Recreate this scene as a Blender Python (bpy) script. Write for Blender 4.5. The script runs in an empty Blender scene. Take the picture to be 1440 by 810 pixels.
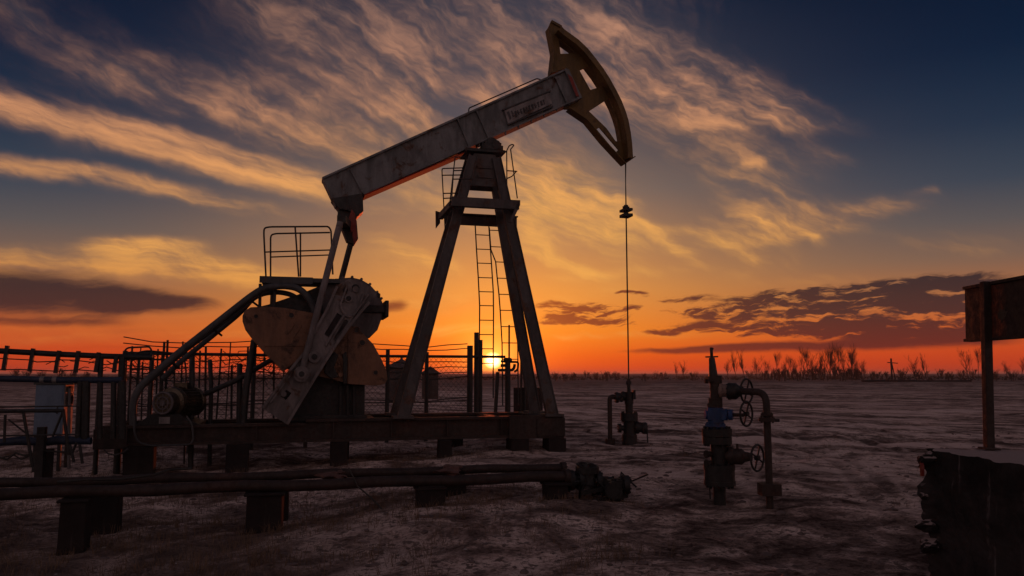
import bpy, bmesh, math, random
import numpy as np
from mathutils import Vector, Matrix
from mathutils.geometry import tessellate_polygon
R = math.radians
rnd = random.Random(7)
scene = bpy.context.scene
C = scene.collection

# ------------------------------------------------------------------ camera
PITCH = math.atan(120 / 1120)
cam_d = bpy.data.cameras.new('camera'); cam_d.sensor_width = 36; cam_d.lens = 28
cam_d.clip_start = 0.1; cam_d.clip_end = 20000
cam = bpy.data.objects.new('camera', cam_d); C.objects.link(cam)
EYE = Vector((0, 0, 1.6)); cam.location = EYE
cam.rotation_euler = (math.pi / 2 + PITCH, 0, 0)
scene.camera = cam
scene.render.resolution_x, scene.render.resolution_y = 1024, 576
scene.view_settings.view_transform = 'Standard'; scene.view_settings.look = 'None'
scene.view_settings.exposure = 0; scene.view_settings.gamma = 1
scene.cycles.use_denoising = True
scene.cycles.max_bounces = 6
FWD = Vector((0, math.cos(PITCH), math.sin(PITCH))); UP = Vector((0, -math.sin(PITCH), math.cos(PITCH)))
def ray(px, py): return FWD + Vector((1, 0, 0)) * ((px - 720) / 1120) + UP * ((405 - py) / 1120)
def at(px, py, Y):
    d = ray(px, py); return EYE + d * (Y / d.y)
def ground_at(px, py, z=0.0):
    d = ray(px, py); return EYE + d * ((z - EYE.z) / d.z)

# ------------------------------------------------------------------ sun
_s = ray(693, 507).normalized()
SUN_AZ = math.atan2(_s.x, _s.y); SUN_EL = math.asin(_s.z)
sd = bpy.data.lights.new('sun', 'SUN'); sd.energy = 0.65; sd.angle = R(0.6); sd.color = (1.0, 0.13, 0.04)
sun = bpy.data.objects.new('sun', sd); C.objects.link(sun)
sun.rotation_euler = _s.to_track_quat('Z', 'Y').to_euler()

# ------------------------------------------------------------------ world: dusk sky with cirrus, all by direction
def lin(r, g, b):
    f = lambda c: (c / 255 / 12.92) if c <= 10.31 else ((c / 255 + .055) / 1.055) ** 2.4
    return (f(r), f(g), f(b), 1)
world = bpy.data.worlds.new('World'); scene.world = world; world.use_nodes = True
NT = world.node_tree; NT.nodes.clear()
class E:
    """a float socket with arithmetic"""
    def __init__(s, k): s.k = k
    @staticmethod
    def op(o, *a, clamp=False):
        n = NT.nodes.new('ShaderNodeMath'); n.operation = o; n.use_clamp = clamp
        for i, v in enumerate(a):
            if isinstance(v, E): NT.links.new(v.k, n.inputs[i])
            else: n.inputs[i].default_value = v
        return E(n.outputs[0])
    def __add__(s, o): return E.op('ADD', s, o)
    __radd__ = __add__
    def __sub__(s, o): return E.op('SUBTRACT', s, o)
    def __rsub__(s, o): return E.op('SUBTRACT', o, s)
    def __mul__(s, o): return E.op('MULTIPLY', s, o)
    __rmul__ = __mul__
    def __truediv__(s, o): return E.op('DIVIDE', s, o)
    def max(s, o): return E.op('MAXIMUM', s, o)
    def min(s, o): return E.op('MINIMUM', s, o)
    def exp(s): return E.op('EXPONENT', s)
    def sat(s): return E.op('ADD', s, 0.0, clamp=True)
    def step(s, a, b):
        n = NT.nodes.new('ShaderNodeMapRange'); n.interpolation_type = 'SMOOTHSTEP'
        NT.links.new(s.k, n.inputs[0]); n.inputs[1].default_value = a; n.inputs[2].default_value = b
        return E(n.outputs[0])
def ramp(e, stops, lo, hi):
    n = NT.nodes.new('ShaderNodeValToRGB'); cr = n.color_ramp
    while len(cr.elements) > 1: cr.elements.remove(cr.elements[-1])
    for i, (p, c) in enumerate(stops):
        el = cr.elements[0] if i == 0 else cr.elements.new((p - lo) / (hi - lo))
        el.position = (p - lo) / (hi - lo); el.color = c
    NT.links.new(((e - lo) / (hi - lo)).k, n.inputs[0]); return n.outputs[0]
def mix(f, a, b, mode='MIX'):
    n = NT.nodes.new('ShaderNodeMix'); n.data_type = 'RGBA'; n.blend_type = mode; n.clamp_factor = True
    for s, v in ((n.inputs[0], f), (n.inputs[6], a), (n.inputs[7], b)):
        if isinstance(v, E): NT.links.new(v.k, s)
        elif isinstance(v, (tuple, float, int)): s.default_value = v
        else: NT.links.new(v, s)
    return n.outputs[2]
def noise2(x, y, scale, detail=6, rough=.55, dist=0.0, off=0.0, lac=2.0):
    c = NT.nodes.new('ShaderNodeCombineXYZ'); NT.links.new(x.k, c.inputs[0]); NT.links.new(y.k, c.inputs[1]); c.inputs[2].default_value = off
    n = NT.nodes.new('ShaderNodeTexNoise'); n.noise_dimensions = '3D'
    n.inputs['Scale'].default_value = scale; n.inputs['Detail'].default_value = detail
    n.inputs['Roughness'].default_value = rough; n.inputs['Distortion'].default_value = dist; n.inputs['Lacunarity'].default_value = lac
    NT.links.new(c.outputs[0], n.inputs['Vector']); return E(n.outputs[0])
tc = NT.nodes.new('ShaderNodeTexCoord'); sx = NT.nodes.new('ShaderNodeSeparateXYZ')
NT.links.new(tc.outputs['Generated'], sx.inputs[0])
X, Y, Z = (E(o) for o in sx.outputs)
DEG = 180 / math.pi
az = E.op('ARCTAN2', X, Y) * DEG
el = E.op('ARCSINE', Z.min(1.0).max(-1.0)) * DEG
def pe(px, py):
    d = ray(px, py).normalized(); return math.degrees(math.atan2(d.x, d.y)), math.degrees(math.asin(d.z))
# domain warp
w1 = noise2(az, el, 0.16, 4, .6, off=3.1) - 0.5; w2 = noise2(az, el, 0.16, 4, .6, off=9.7) - 0.5
w3 = noise2(az, el, 0.55, 2, .5, off=5.3) - 0.5; w4 = noise2(az, el, 0.55, 2, .5, off=1.3) - 0.5
AZ = az + w1 * 4.5 + w3 * .5; EL = el + w2 * 2.4 + w4 * 0.35
def envelope(blobs, ax, ey):
    mad = lambda a, b, c: E.op('MULTIPLY_ADD', a, b, c)
    tot = 0.0
    for (x0, y0, x1, y1, wa, wb, amp) in blobs:
        (a0, e0), (a1, e1) = pe(x0, y0), pe(x1, y1)
        da, de = a1 - a0, e1 - e0; L = math.hypot(da, de); c, s = da / L, de / L
        wa, wb = wa / 19.0 / .84, wb / 19.0 / .84; ca, ce = (a0 + a1) / 2, (e0 + e1) / 2
        hl = L / 2 + (wa + wb) * .3
        p = mad(ax, c / hl, mad(ey, s / hl, -(ca * c + ce * s) / hl))            # along, -1..1
        k = 2 * (wb - wa) / (wb + wa); w = (wa + wb) / 2
        q = mad(ax, -s / w, mad(ey, c / w, (ca * s - ce * c) / w))              # across, in widths
        if abs(k) > .25: q = q / mad(p, k / 2, 1.0).max(.3)
        p = p * p
        tot = mad((mad(q, q, p * p) * -1.0).exp(), amp, tot)
    return tot
def streak(ang, sx_, sy_, scale, detail, rough, off, dist=0.0, ax=None, ey=None):
    ax = ax or AZ; ey = ey or EL
    c, s = math.cos(R(ang)), math.sin(R(ang))
    return noise2((ax * c + ey * s) * sx_, (ey * c - ax * s) * sy_, scale, detail, rough, dist, off)
CIRRUS_W = [(60,55,330,150,32,40,.42),(330,20,560,70,40,50,.42),(430,60,700,50,55,75,.80),(560,140,760,120,55,60,.85),(290,150,560,200,36,40,.75),
  (480,215,640,250,22,25,.5),(160,110,420,170,26,30,.6),(60,185,330,215,18,20,.35),(300,-250,900,-60,120,90,.6),(-300,-100,40,0,60,40,.4),
  (430,300,640,295,25,30,.45),(480,350,640,395,20,25,.4),(560,430,700,420,14,14,.4)]
CIRRUS_E = [(800,40,1150,165,42,12,1.3),(860,110,1060,150,50,26,1.1),(960,110,1110,176,30,10,1.0),(700,40,860,90,70,55,.7),
  (940,190,1130,250,28,22,.55),(1000,230,1100,300,26,14,.55),(1010,312,1262,291,20,9,1.2),(900,335,1200,325,10,14,.8),(1030,350,1060,362,12,10,.6),
  (720,190,880,330,42,18,.75),(700,260,860,300,45,45,.4),(740,340,860,392,12,8,.5),
  (1020,382,1120,370,14,14,.35),(1270,275,1310,272,5,4,.5),(1110,205,1200,230,10,10,.3)]
BANDS = [(-60,134,200,196,16,17,1.4),(200,196,462,266,17,14,1.6),(-60,228,130,245,10,11,.9),(130,245,400,303,12,9,.9),(-60,364,200,372,12,18,.85),(150,356,400,392,16,13,1.4),
  (120,345,300,345,8,7,.5),(-60,455,400,452,14,12,.35),(-60,397,60,400,8,8,.4),(300,160,560,235,12,13,.55),(400,90,640,190,15,18,.5),(500,235,640,285,13,16,.5),
  (510,330,650,380,10,12,.6),(460,400,640,440,9,9,.4),(600,300,760,330,10,8,.5),(590,470,800,452,6,6,.5),(-60,480,500,470,7,7,.4),(500,455,640,462,7,6,.4),
  (-700,100,-60,130,60,26,.7),(-900,300,-60,364,60,16,.7)]
BANDS_E = [(725,225,880,335,13,9,.85),(770,225,970,365,8,6,.8),(720,280,900,375,9,7,.7),(730,340,860,395,8,7,.6),(720,430,900,405,8,8,.35),(760,390,1000,378,7,7,.4),
  (1050,240,1120,300,9,6,.6),(960,350,1200,322,8,8,.7),(1000,250,1100,215,10,8,.45),(880,320,1040,338,7,9,.6),(1250,335,1420,350,12,12,.3),(1050,400,1300,385,7,7,.3),
  (715,215,770,330,30,26,.8),(780,230,900,300,24,14,.6),(740,300,900,350,18,12,.7),(760,476,1000,470,5,5,.4),(1000,425,1120,415,5,5,.4)]
SMOOTH_DARK = [(-80,408,150,418,23,25,1.1),(150,420,300,430,20,9,1.0),(530,436,570,428,10,8,.75),(880,496,1180,484,3.5,8,1.1),(1180,484,1440,474,8,9,1.0),(1000,455,1200,462,7,8,.45),(-60,450,200,456,5,5,.35),(100,470,420,462,5,5,.3),(-60,492,260,488,5,6,.3)]
DARK = [(1000,437,1380,402,10,17,1.15),(1120,456,1390,440,14,24,1.1),(925,462,1120,458,6,8,.75),(920,424,1010,418,5,6,.6),(1060,418,1380,394,7,9,.7),
  (765,430,880,438,12,9,.8),(760,453,890,455,5,5,.9),(870,412,910,416,4,4,.7),(960,440,1010,436,4,5,.6),(790,444,900,436,5,6,.8),(930,438,1060,446,4,6,.7),(1010,470,1180,466,4,6,.7),(1200,470,1400,462,6,7,.7),(900,470,960,468,3,4,.6)]
AZ2 = az + w1 * 2.2 + w3 * .9; EL2 = el + w2 * 1.1 + w4 * .55
fa_, fe_ = pe(1034, 393)
def fan(kr, kt, off, detail, rough, ax, ey):                 # streaks that spread from one far point, as parallel cirrus do in perspective
    x = fa_ - ax; y = ey - fe_; r = E.op('SQRT', x * x + y * y); th = E.op('ARCTAN2', y, x.max(-30.0)) * 26.0
    return noise2(r * kr, th * kt, 1.0, detail, rough, 0.0, off)
nW = fan(.07, .42, 2.0, 7, .52, AZ, EL) * .6 + fan(.15, .75, 3.3, 5, .5, AZ, EL) * .4; nW2 = fan(.24, 1.15, 8.0, 6, .54, AZ, EL)
nE = streak(-27, .10, .50, 1.0, 8, .56, 4.0, 0.1); nE2 = streak(-32, .20, 1.0, 1.0, 8, .56, 6.0, 0.0)
nB = fan(.045, .85, 14.0, 8, .58, AZ2, EL2); nB2 = fan(.16, 1.7, 16.0, 8, .6, AZ2, EL2)
nD = streak(2, .16, 1.3, 1.1, 8, .62, 7.0, 0.1); nD2 = streak(4, .55, 2.3, 1.0, 8, .64, 9.0, 0.1)
nF = streak(-26, .5, 1.3, 1.2, 5, .56, 12.0, 0.1)
big = noise2(az, el, .11, 3, .5, .3, 21.0)
soft = lambda e: 1.0 - (e * -1.25).exp()
eW = soft(envelope(CIRRUS_W, AZ, EL)); eE = soft(envelope(CIRRUS_E, az + w1 * 2.6 + w3 * 1.0, el + w2 * 1.4 + w4 * .6)); eB = soft(envelope(BANDS, AZ2, EL2)); eBE = soft(envelope(BANDS_E, AZ2, EL2))
eD = envelope(DARK, az + w1 * 1.6 + w3 * 1.0, el + w2 * .8 + w4 * .55)
vW = nW * .66 + nW2 * .26 + nF * .08 - .5; vE = nE * .62 + nE2 * .28 + nF * .10 - .5; vB = nB * .6 + nB2 * .4 - .5; vBE = nE * .4 + streak(-18, .14, 1.5, 1.0, 8, .58, 18.0, 0.0, AZ2, EL2) * .6 - .5
cW = (eW * (vW * 4.6 + (big - .5) * 1.8 + .52)).step(0.0, 1.1)
cE = (eE * (vE * 4.0 + (big - .5) * 1.0 + .62)).step(0.0, 1.1)
cBd = (eB * (vB * 3.2 + .85)).step(0.08, 1.0); cBE = (eBE * (vBE * 3.4 + .82)).step(0.06, 1.0)
eS = envelope(SMOOTH_DARK, az + w1 * 1.2, el + w2 * .5 + w4 * .2)
cD1 = (eD.min(1.1) + ((nD - .5) * 4.2 + (nD2 - .5) * 3.6) * eD.min(1.0)).step(0.32, .92)
cS = (eS.min(1.1) + (nD - .5) * 1.3 * eS.min(1.0)).step(0.22, .95)
cD = 1.0 - (1.0 - cD1) * (1.0 - cS)
cB = 1.0 - (1.0 - cW) * (1.0 - cE) * (1.0 - cBd) * (1.0 - cBE)
# clear-sky gradient, away from and towards the sun
far = ramp(el, [(-2, lin(158,44,24)), (0, lin(182,52,26)), (1.4, lin(200,70,30)), (3.0, lin(196,92,44)), (5, lin(164,102,64)), (7.2, lin(120,94,80)), (9.5, lin(86,82,84)), (12, lin(54,65,80)),
                (15.5, lin(28,46,68)), (20, lin(8,29,54)), (26, lin(1,16,40)), (40, lin(16,26,46)), (60, lin(46,50,64)), (90, lin(60,62,76))], -2, 90)
near = ramp(el, [(-2, lin(200,46,14)), (0, lin(218,56,14)), (1.3, lin(234,94,18)), (3, lin(240,134,36)), (6, lin(226,148,68)), (9, lin(190,134,84)), (13, lin(136,112,96)),
                 (18, lin(78,76,84)), (26, lin(28,42,64)), (40, lin(22,32,52)), (60, lin(48,52,64)), (90, lin(60,62,76))], -2, 90)
saz = math.degrees(SUN_AZ); sel = math.degrees(SUN_EL)
dz = az - (saz + 1.0)
gaz = (dz * dz / (17.0 ** 2) * -1.0).exp()
back = ramp(el, [(-2, lin(150,118,112)), (0, lin(146,112,104)), (6, lin(184,148,138)), (14, lin(176,148,144)), (30, lin(138,122,128)), (55, lin(80,78,90)), (90, lin(56,58,70))], -2, 90)
base = mix(gaz, far, near)
base = mix((az * az).step(45.0 ** 2, 100.0 ** 2), base, back)
# cirrus colours
cl = ramp(el, [(0, lin(216,112,44)), (4, lin(222,138,62)), (8, lin(236,164,84)), (12, lin(230,158,94)), (18, lin(216,150,110)), (27, lin(172,128,108)), (50, lin(90,84,88)), (90, lin(50,52,60))], 0, 90)
cd = ramp(el, [(0, lin(170,84,44)), (6, lin(150,100,70)), (12, lin(122,96,88)), (20, lin(92,78,80)), (30, lin(70,66,72)), (90, lin(34,38,48))], 0, 90)
lit = (nE2 * .35 + nE * .35 + nF * .3 + cBd * .16).step(.36, .64)
ccol = mix(lit, cd, cl)
ccol = mix(gaz * .75 * el.step(22.0, 7.0), ccol, lin(248,180,86))
veil = (eW * .8 + eE * .85 + eB * .3).step(0.0, 1.1)
sky = mix(veil * .42, base, cd)
sky = mix(cB * .92, sky, ccol)
dcol = ramp(el, [(0, lin(128,42,28)), (2, lin(92,40,36)), (4, lin(62,40,42)), (6, lin(46,36,42)), (10, lin(48,40,46))], 0, 10)
dcol = mix(gaz * gaz * .6, dcol, lin(150,58,28))
sky = mix(cD * .93, sky, dcol)
# the sun and its aureole
ds2 = (az - saz) * (az - saz) + (el - sel) * (el - sel) * 1.15
ds = E.op('SQRT', ds2)
def tint(c, e):
    n = NT.nodes.new('ShaderNodeVectorMath'); n.operation = 'SCALE'; n.inputs[0].default_value = c[:3]; NT.links.new(e.k, n.inputs[3]); return n.outputs[0]
halo = tint((.70, .17, .012), (ds * -.26).exp())
inner = tint((2.0, 1.05, .17), (ds * -1.05).exp())
disc = tint((6.0, 4.2, 1.7), 1.0 - ds.step(.12, .72))
for a in (halo, inner, disc): sky = mix(1.0, sky, a, 'ADD')
for n in NT.nodes:
    if n.type == 'MIX' and n.blend_type == 'ADD': n.clamp_result = False
bg = NT.nodes.new('ShaderNodeBackground'); NT.links.new(sky, bg.inputs[0]); bg.inputs[1].default_value = 1.0
st = NT.nodes.new('ShaderNodeTexSky'); st.sky_type = 'NISHITA'; st.sun_disc = False
st.sun_elevation = SUN_EL; st.sun_rotation = SUN_AZ; st.air_density = 1.5; st.dust_density = 3.0
bg2 = NT.nodes.new('ShaderNodeBackground'); NT.links.new(st.outputs[0], bg2.inputs[0]); bg2.inputs[1].default_value = 0.002
ad = NT.nodes.new('ShaderNodeAddShader'); NT.links.new(bg.outputs[0], ad.inputs[0]); NT.links.new(bg2.outputs[0], ad.inputs[1])
wo = NT.nodes.new('ShaderNodeOutputWorld'); NT.links.new(ad.outputs[0], wo.inputs[0])
world.cycles.sampling_method = 'MANUAL'; world.cycles.sample_map_resolution = 1024

# ------------------------------------------------------------------ helpers
def vnoise(x, y, seed=0):
    xi = np.floor(x).astype(np.int64); yi = np.floor(y).astype(np.int64); fx = x - xi; fy = y - yi
    fx = fx * fx * (3 - 2 * fx); fy = fy * fy * (3 - 2 * fy)
    def h(a, b):
        n = (a * 374761393 + b * 668265263 + seed * 974634777) & 0xffffffff
        n = ((n ^ (n >> 13)) * 1274126177) & 0xffffffff
        return ((n ^ (n >> 16)) & 0xffff) / 65535.0 - .5
    return (h(xi, yi) * (1 - fx) + h(xi + 1, yi) * fx) * (1 - fy) + (h(xi, yi + 1) * (1 - fx) + h(xi + 1, yi + 1) * fx) * fy
def fbm(x, y, o=4, seed=0):
    s = 0; a = 1
    for i in range(o): s = s + a * vnoise(x * 2 ** i + 17.3 * i, y * 2 ** i + 9.1 * i, seed + i); a *= .5
    return s
def sstep(v, a, b):
    t = np.clip((v - a) / (b - a), 0, 1); return t * t * (3 - 2 * t)
def base_h(x, y):
    x = np.asarray(x, float); y = np.asarray(y, float)
    near = 1 - sstep(y, 10, 24)
    return -0.30 * sstep(-x, 0.2, 4.6) * near - 0.06 * sstep(-y, -9.6, -7.0) * near 
def full_h(x, y, cell=0.0):
    f = lambda w: np.clip(1 - cell / (w * .45), 0, 1)
    h = base_h(x, y) + .11 * fbm(x / 2.6, y / 2.6, 2, 3) * f(1.3) + .11 * fbm(x / .8, y / .8, 2, 11) * f(.4) + .085 * np.abs(fbm(x / .27, y / .27, 2, 23)) * f(.2) + .035 * fbm(x / .1, y / .1, 2, 37) * f(.1)
    # vehicle ruts sweeping across the right hand side
    wx = x + 2.2 * fbm(x / 14, y / 14, 2, 51); wy = y + 2.2 * fbm(x / 14 + 40, y / 14, 2, 52)
    d = wx * .62 + wy * .78
    m = sstep(x + .25 * y, 1.5, 7) * sstep(y, 9, 15)
    h = h + m * (.11 * (np.abs(vnoise(d / .55, wx / 30, 61)) - .2) + .12 * vnoise(d / 1.7, wx / 30, 62)) * f(.9)
    tk_ = track_at(x, y); h = h + (-.055 * tk_ + .05 * np.clip(4 * tk_ * (1 - tk_) - .5, 0, 1)) * f(.5)
    h = h + .55 * fbm(x / 30, y / 30, 2, 71) * sstep(y, 40, 90) * f(14) + .75 * np.exp(-((y - 105) / 14) ** 2) * sstep(x, 12, 30) * f(14)
    return h
TRACKS = [(-40, 25, 46.2, .8), (-40, 25, 48.1, .8), (-62, 30, 73.5, .9), (-30, 20, 41.0, .75), (34, 52, 44.5, .85), (34, 52, 47.5, .85), (10, 96, 70, 1.0), (-12, 90, 66, .9)]
def track_at(x, y):
    m = 0 * x
    for cx_, cy_, R_, half in TRACKS:
        r = np.hypot(x - cx_, y - cy_) + .35 * fbm(x / 6, y / 6, 2, 81)
        for e in (-half, half):
            q = (r - R_ - e) / .17; m = np.maximum(m, np.exp(-q * q) * (.55 + .9 * fbm(x / 3 + R_, y / 3, 2, 83)).clip(0, 1))
    return m * sstep(x + .25 * y, 5.2, 7.5) * sstep(y, 8, 11)
def gz(x, y): return float(base_h(x, y))

class Frame:
    """a local set of axes standing on the ground: s along, t into depth, z up"""
    def __init__(s, origin, deg):
        s.o = Vector(origin); s.deg = deg; a = R(deg)
        s.u = Vector((math.cos(a), math.sin(a), 0)); s.v = Vector((-math.sin(a), math.cos(a), 0))
    def P(s, px, py, t=0.0):
        d = ray(px, py); k = ((s.o - EYE).dot(s.v) + t) / d.dot(s.v); q = EYE + d * k - s.o
        return Vector((q.dot(s.u), t, q.z))
    def world(s, p): return s.o + s.u * p[0] + s.v * p[1] + Vector((0, 0, p[2]))
    def local(s, w):
        q = Vector(w) - s.o; return Vector((q.dot(s.u), q.dot(s.v), q.z))

class MB:
    def __init__(s): s.bm = bmesh.new()
    def face(s, vs, smooth=False):
        try: f = s.bm.faces.new(vs); f.smooth = smooth
        except ValueError: pass
    def box(s, c, size, rot=None):
        c = Vector(c); m = rot or Matrix.Identity(3); h = [k / 2 for k in size]
        v = [s.bm.verts.new(c + m @ Vector((x * h[0], y * h[1], z * h[2]))) for x in (-1, 1) for y in (-1, 1) for z in (-1, 1)]
        for q in ((0,1,3,2),(4,6,7,5),(0,4,5,1),(2,3,7,6),(0,2,6,4),(1,5,7,3)): s.face([v[i] for i in q])
        return s
    def span(s, a, b):
        a, b = Vector(a), Vector(b); return s.box((a + b) / 2, [abs(b[i] - a[i]) for i in range(3)])
    def bar(s, p0, p1, w, d, up=(0, 1, 0)):
        """rectangular bar between two points; d measured along up"""
        p0, p1 = Vector(p0), Vector(p1); x = (p1 - p0).normalized(); u = Vector(up); y = (u - x * u.dot(x)).normalized(); z = x.cross(y)
        m = Matrix((x, y, z)).transposed(); return s.box((p0 + p1) / 2, ((p1 - p0).length, d, w), m)
    def prism(s, poly, t0, t1, holes=()):
        """outline in (s, z), extruded in depth from t0 to t1"""
        loops = [[Vector((p[0], 0, p[-1])) for p in l] for l in [poly] + list(holes)]
        tri = tessellate_polygon(loops); flat = [p for l in loops for p in l]
        a = [s.bm.verts.new((p.x, t0, p.z)) for p in flat]; b = [s.bm.verts.new((p.x, t1, p.z)) for p in flat]
        for t in tri: s.face([a[i] for i in t]); s.face([b[i] for i in reversed(t)])
        k = 0
        for l in loops:
            n = len(l)
            for i in range(n): s.face([a[k + i], a[k + (i + 1) % n], b[k + (i + 1) % n], b[k + i]])
            k += n
        return s
    def ring(s, c, x, y, r, n): return [s.bm.verts.new(c + x * (r * math.cos(2 * math.pi * i / n)) + y * (r * math.sin(2 * math.pi * i / n))) for i in range(n)]
    def tube(s, pts, r, n=8, closed=False, smooth=True):
        pts = [Vector(p) for p in pts]; N = len(pts); rs = r if isinstance(r, (list, tuple)) else [r] * N
        def tan(i):
            if closed: return (pts[(i + 1) % N] - pts[i - 1]).normalized()
            return (pts[min(i + 1, N - 1)] - pts[max(i - 1, 0)]).normalized()
        t = tan(0); x = t.orthogonal().normalized(); rings = []
        for i in range(N):
            t = tan(i); x = (x - t * x.dot(t)); x = x.normalized() if x.length > 1e-6 else t.orthogonal().normalized()
            rings.append(s.ring(pts[i], x, t.cross(x), rs[i], n))
        for i in range(N if closed else N - 1):
            a, b = rings[i], rings[(i + 1) % N]
            for j in range(n): s.face([a[j], a[(j + 1) % n], b[(j + 1) % n], b[j]], smooth)
        if not closed:
            for rg in (rings[0], rings[-1]): s.face([s.bm.verts.new(v.co) for v in rg])
        return s
    def bend(s, pts, r, n=10, rad=None, k=5):
        """pipe with rounded corners"""
        pts = [Vector(p) for p in pts]; rad = rad or r * 2.2; out = [pts[0]]
        for i in range(1, len(pts) - 1):
            a = (pts[i - 1] - pts[i]); b = (pts[i + 1] - pts[i]); q = min(rad, a.length * .48, b.length * .48)
            p0 = pts[i] + a.normalized() * q; p2 = pts[i] + b.normalized() * q
            for j in range(k + 1):
                f = j / k; out.append(p0 * (1 - f) ** 2 + pts[i] * (2 * f * (1 - f)) + p2 * f * f)
        out.append(pts[-1]); return s.tube(out, r, n)
    def cyl(s, p0, p1, r0, r1=None, n=16): return s.tube([p0, p1], [r0, r0 if r1 is None else r1], n)
    def lathe(s, p0, axis, prof, n=18):
        """profile (distance along axis, radius)"""
        p0 = Vector(p0); ax = Vector(axis).normalized(); x = ax.orthogonal().normalized(); y = ax.cross(x)
        for (d0, r0), (d1, r1) in zip(prof, prof[1:]):
            a = s.ring(p0 + ax * d0, x, y, max(r0, 1e-4), n); b = s.ring(p0 + ax * d1, x, y, max(r1, 1e-4), n)
            for j in range(n): s.face([a[j], a[(j + 1) % n], b[(j + 1) % n], b[j]], abs(d1 - d0) > 1e-5)
        for d, r in (prof[0], prof[-1]): s.face(s.ring(p0 + ax * d, x, y, max(r, 1e-4), n))
        return s
    def flange(s, p, axis, r, th, bolts=8):
        p = Vector(p); ax = Vector(axis).normalized(); x = ax.orthogonal().normalized(); y = ax.cross(x)
        s.cyl(p - ax * th / 2, p + ax * th / 2, r, n=20)
        for i in range(bolts):
            a = 2 * math.pi * (i + .5) / bolts; q = p + (x * math.cos(a) + y * math.sin(a)) * r * .8
            s.cyl(q - ax * (th / 2 + r * .16), q + ax * (th / 2 + r * .16), r * .11, n=6)
        return s
    def torus(s, c, axis, RR, r, n=28, m=8):
        c = Vector(c); ax = Vector(axis).normalized(); x = ax.orthogonal().normalized(); y = ax.cross(x)
        return s.tube([c + x * (RR * math.cos(2 * math.pi * i / n)) + y * (RR * math.sin(2 * math.pi * i / n)) for i in range(n)], r, m, closed=True)
    def wheel(s, c, axis, RR, r=.014):
        c = Vector(c); ax = Vector(axis).normalized(); x = ax.orthogonal().normalized(); y = ax.cross(x)
        s.torus(c, axis, RR, r)
        for i in range(4):
            a = math.pi / 2 * i + .5; s.cyl(c, c + (x * math.cos(a) + y * math.sin(a)) * RR, r * .8, n=6)
        return s.cyl(c - ax * .03, c + ax * .03, RR * .2, n=10)
    def jitter(s, amp, freq=2.0, seed=0):
        for v in s.bm.verts:
            p = v.co * freq
            v.co += Vector((float(vnoise(np.array(p.x + p.z), np.array(p.y), seed)), float(vnoise(np.array(p.y + p.z), np.array(p.x), seed + 1)), float(vnoise(np.array(p.x), np.array(p.z + p.y), seed + 2)))) * amp * 2
        return s
    def build(s, name, mat, parent=None, bevel=0.0):
        bmesh.ops.recalc_face_normals(s.bm, faces=s.bm.faces)
        me = bpy.data.meshes.new(name); s.bm.to_mesh(me); s.bm.free(); me.materials.append(mat)
        o = bpy.data.objects.new(name, me); C.objects.link(o); o.parent = parent
        if bevel:
            b = o.modifiers.new('bevel', 'BEVEL'); b.width = bevel; b.segments = 2; b.limit_method = 'ANGLE'; b.angle_limit = R(50)
        return o
def thing(name, label, cat, loc=(0, 0, 0), rotz=0.0, group=None):
    o = bpy.data.objects.new(name, None); C.objects.link(o); o.location = loc; o.rotation_euler = (0, 0, R(rotz)); o.empty_display_size = .1
    return tag(o, label, cat, group)
def tag(o, label, cat, group=None):
    o['label'] = label; o['category'] = cat
    if group: o['group'] = group
    return o

# ------------------------------------------------------------------ materials
def new_mat(name):
    m = bpy.data.materials.new(name); m.use_nodes = True; nt = m.node_tree; nt.nodes.clear()
    out = nt.nodes.new('ShaderNodeOutputMaterial'); b = nt.nodes.new('ShaderNodeBsdfPrincipled'); nt.links.new(b.outputs[0], out.inputs[0])
    return m, nt, b
def nnoise(nt, vec, scale, detail=5, rough=.6, dist=0.0):
    n = nt.nodes.new('ShaderNodeTexNoise'); n.inputs['Scale'].default_value = scale; n.inputs['Detail'].default_value = detail
    n.inputs['Roughness'].default_value = rough; n.inputs['Distortion'].default_value = dist; nt.links.new(vec, n.inputs['Vector']); return n.outputs[0]
def nmap(nt, v, a, b, c=0.0, d=1.0):
    n = nt.nodes.new('ShaderNodeMapRange'); n.interpolation_type = 'SMOOTHSTEP'; nt.links.new(v, n.inputs[0])
    for i, k in enumerate((a, b, c, d)): n.inputs[i + 1].default_value = k
    return n.outputs[0]
def nmix(nt, f, a, b):
    n = nt.nodes.new('ShaderNodeMix'); n.data_type = 'RGBA'
    for s, v in ((n.inputs[0], f), (n.inputs[6], a), (n.inputs[7], b)):
        if isinstance(v, tuple): s.default_value = v if len(v) == 4 else (*v, 1)
        elif isinstance(v, float): s.default_value = v
        else: nt.links.new(v, s)
    return n.outputs[2]
def nscale(nt, vec, sc, rot=(0, 0, 0)):
    n = nt.nodes.new('ShaderNodeMapping'); nt.links.new(vec, n.inputs[0]); n.inputs['Scale'].default_value = sc; n.inputs['Rotation'].default_value = rot; return n.outputs[0]
def nbump(nt, b, h, strength, dist):
    n = nt.nodes.new('ShaderNodeBump'); n.inputs['Strength'].default_value = strength; n.inputs['Distance'].default_value = dist
    nt.links.new(h, n.inputs['Height']); nt.links.new(n.outputs[0], b.inputs['Normal'])
def smooth_paint(name, col):
    m, nt, b = new_mat(name); v = nt.nodes.new('ShaderNodeTexCoord').outputs['Object']
    nt.links.new(nmix(nt, nmap(nt, nnoise(nt, v, 3, 5), .4, .65), col, tuple(k * .5 for k in col)), b.inputs['Base Color']); b.inputs['Roughness'].default_value = .7; b.inputs['Specular IOR Level'].default_value = .1; return m
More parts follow.
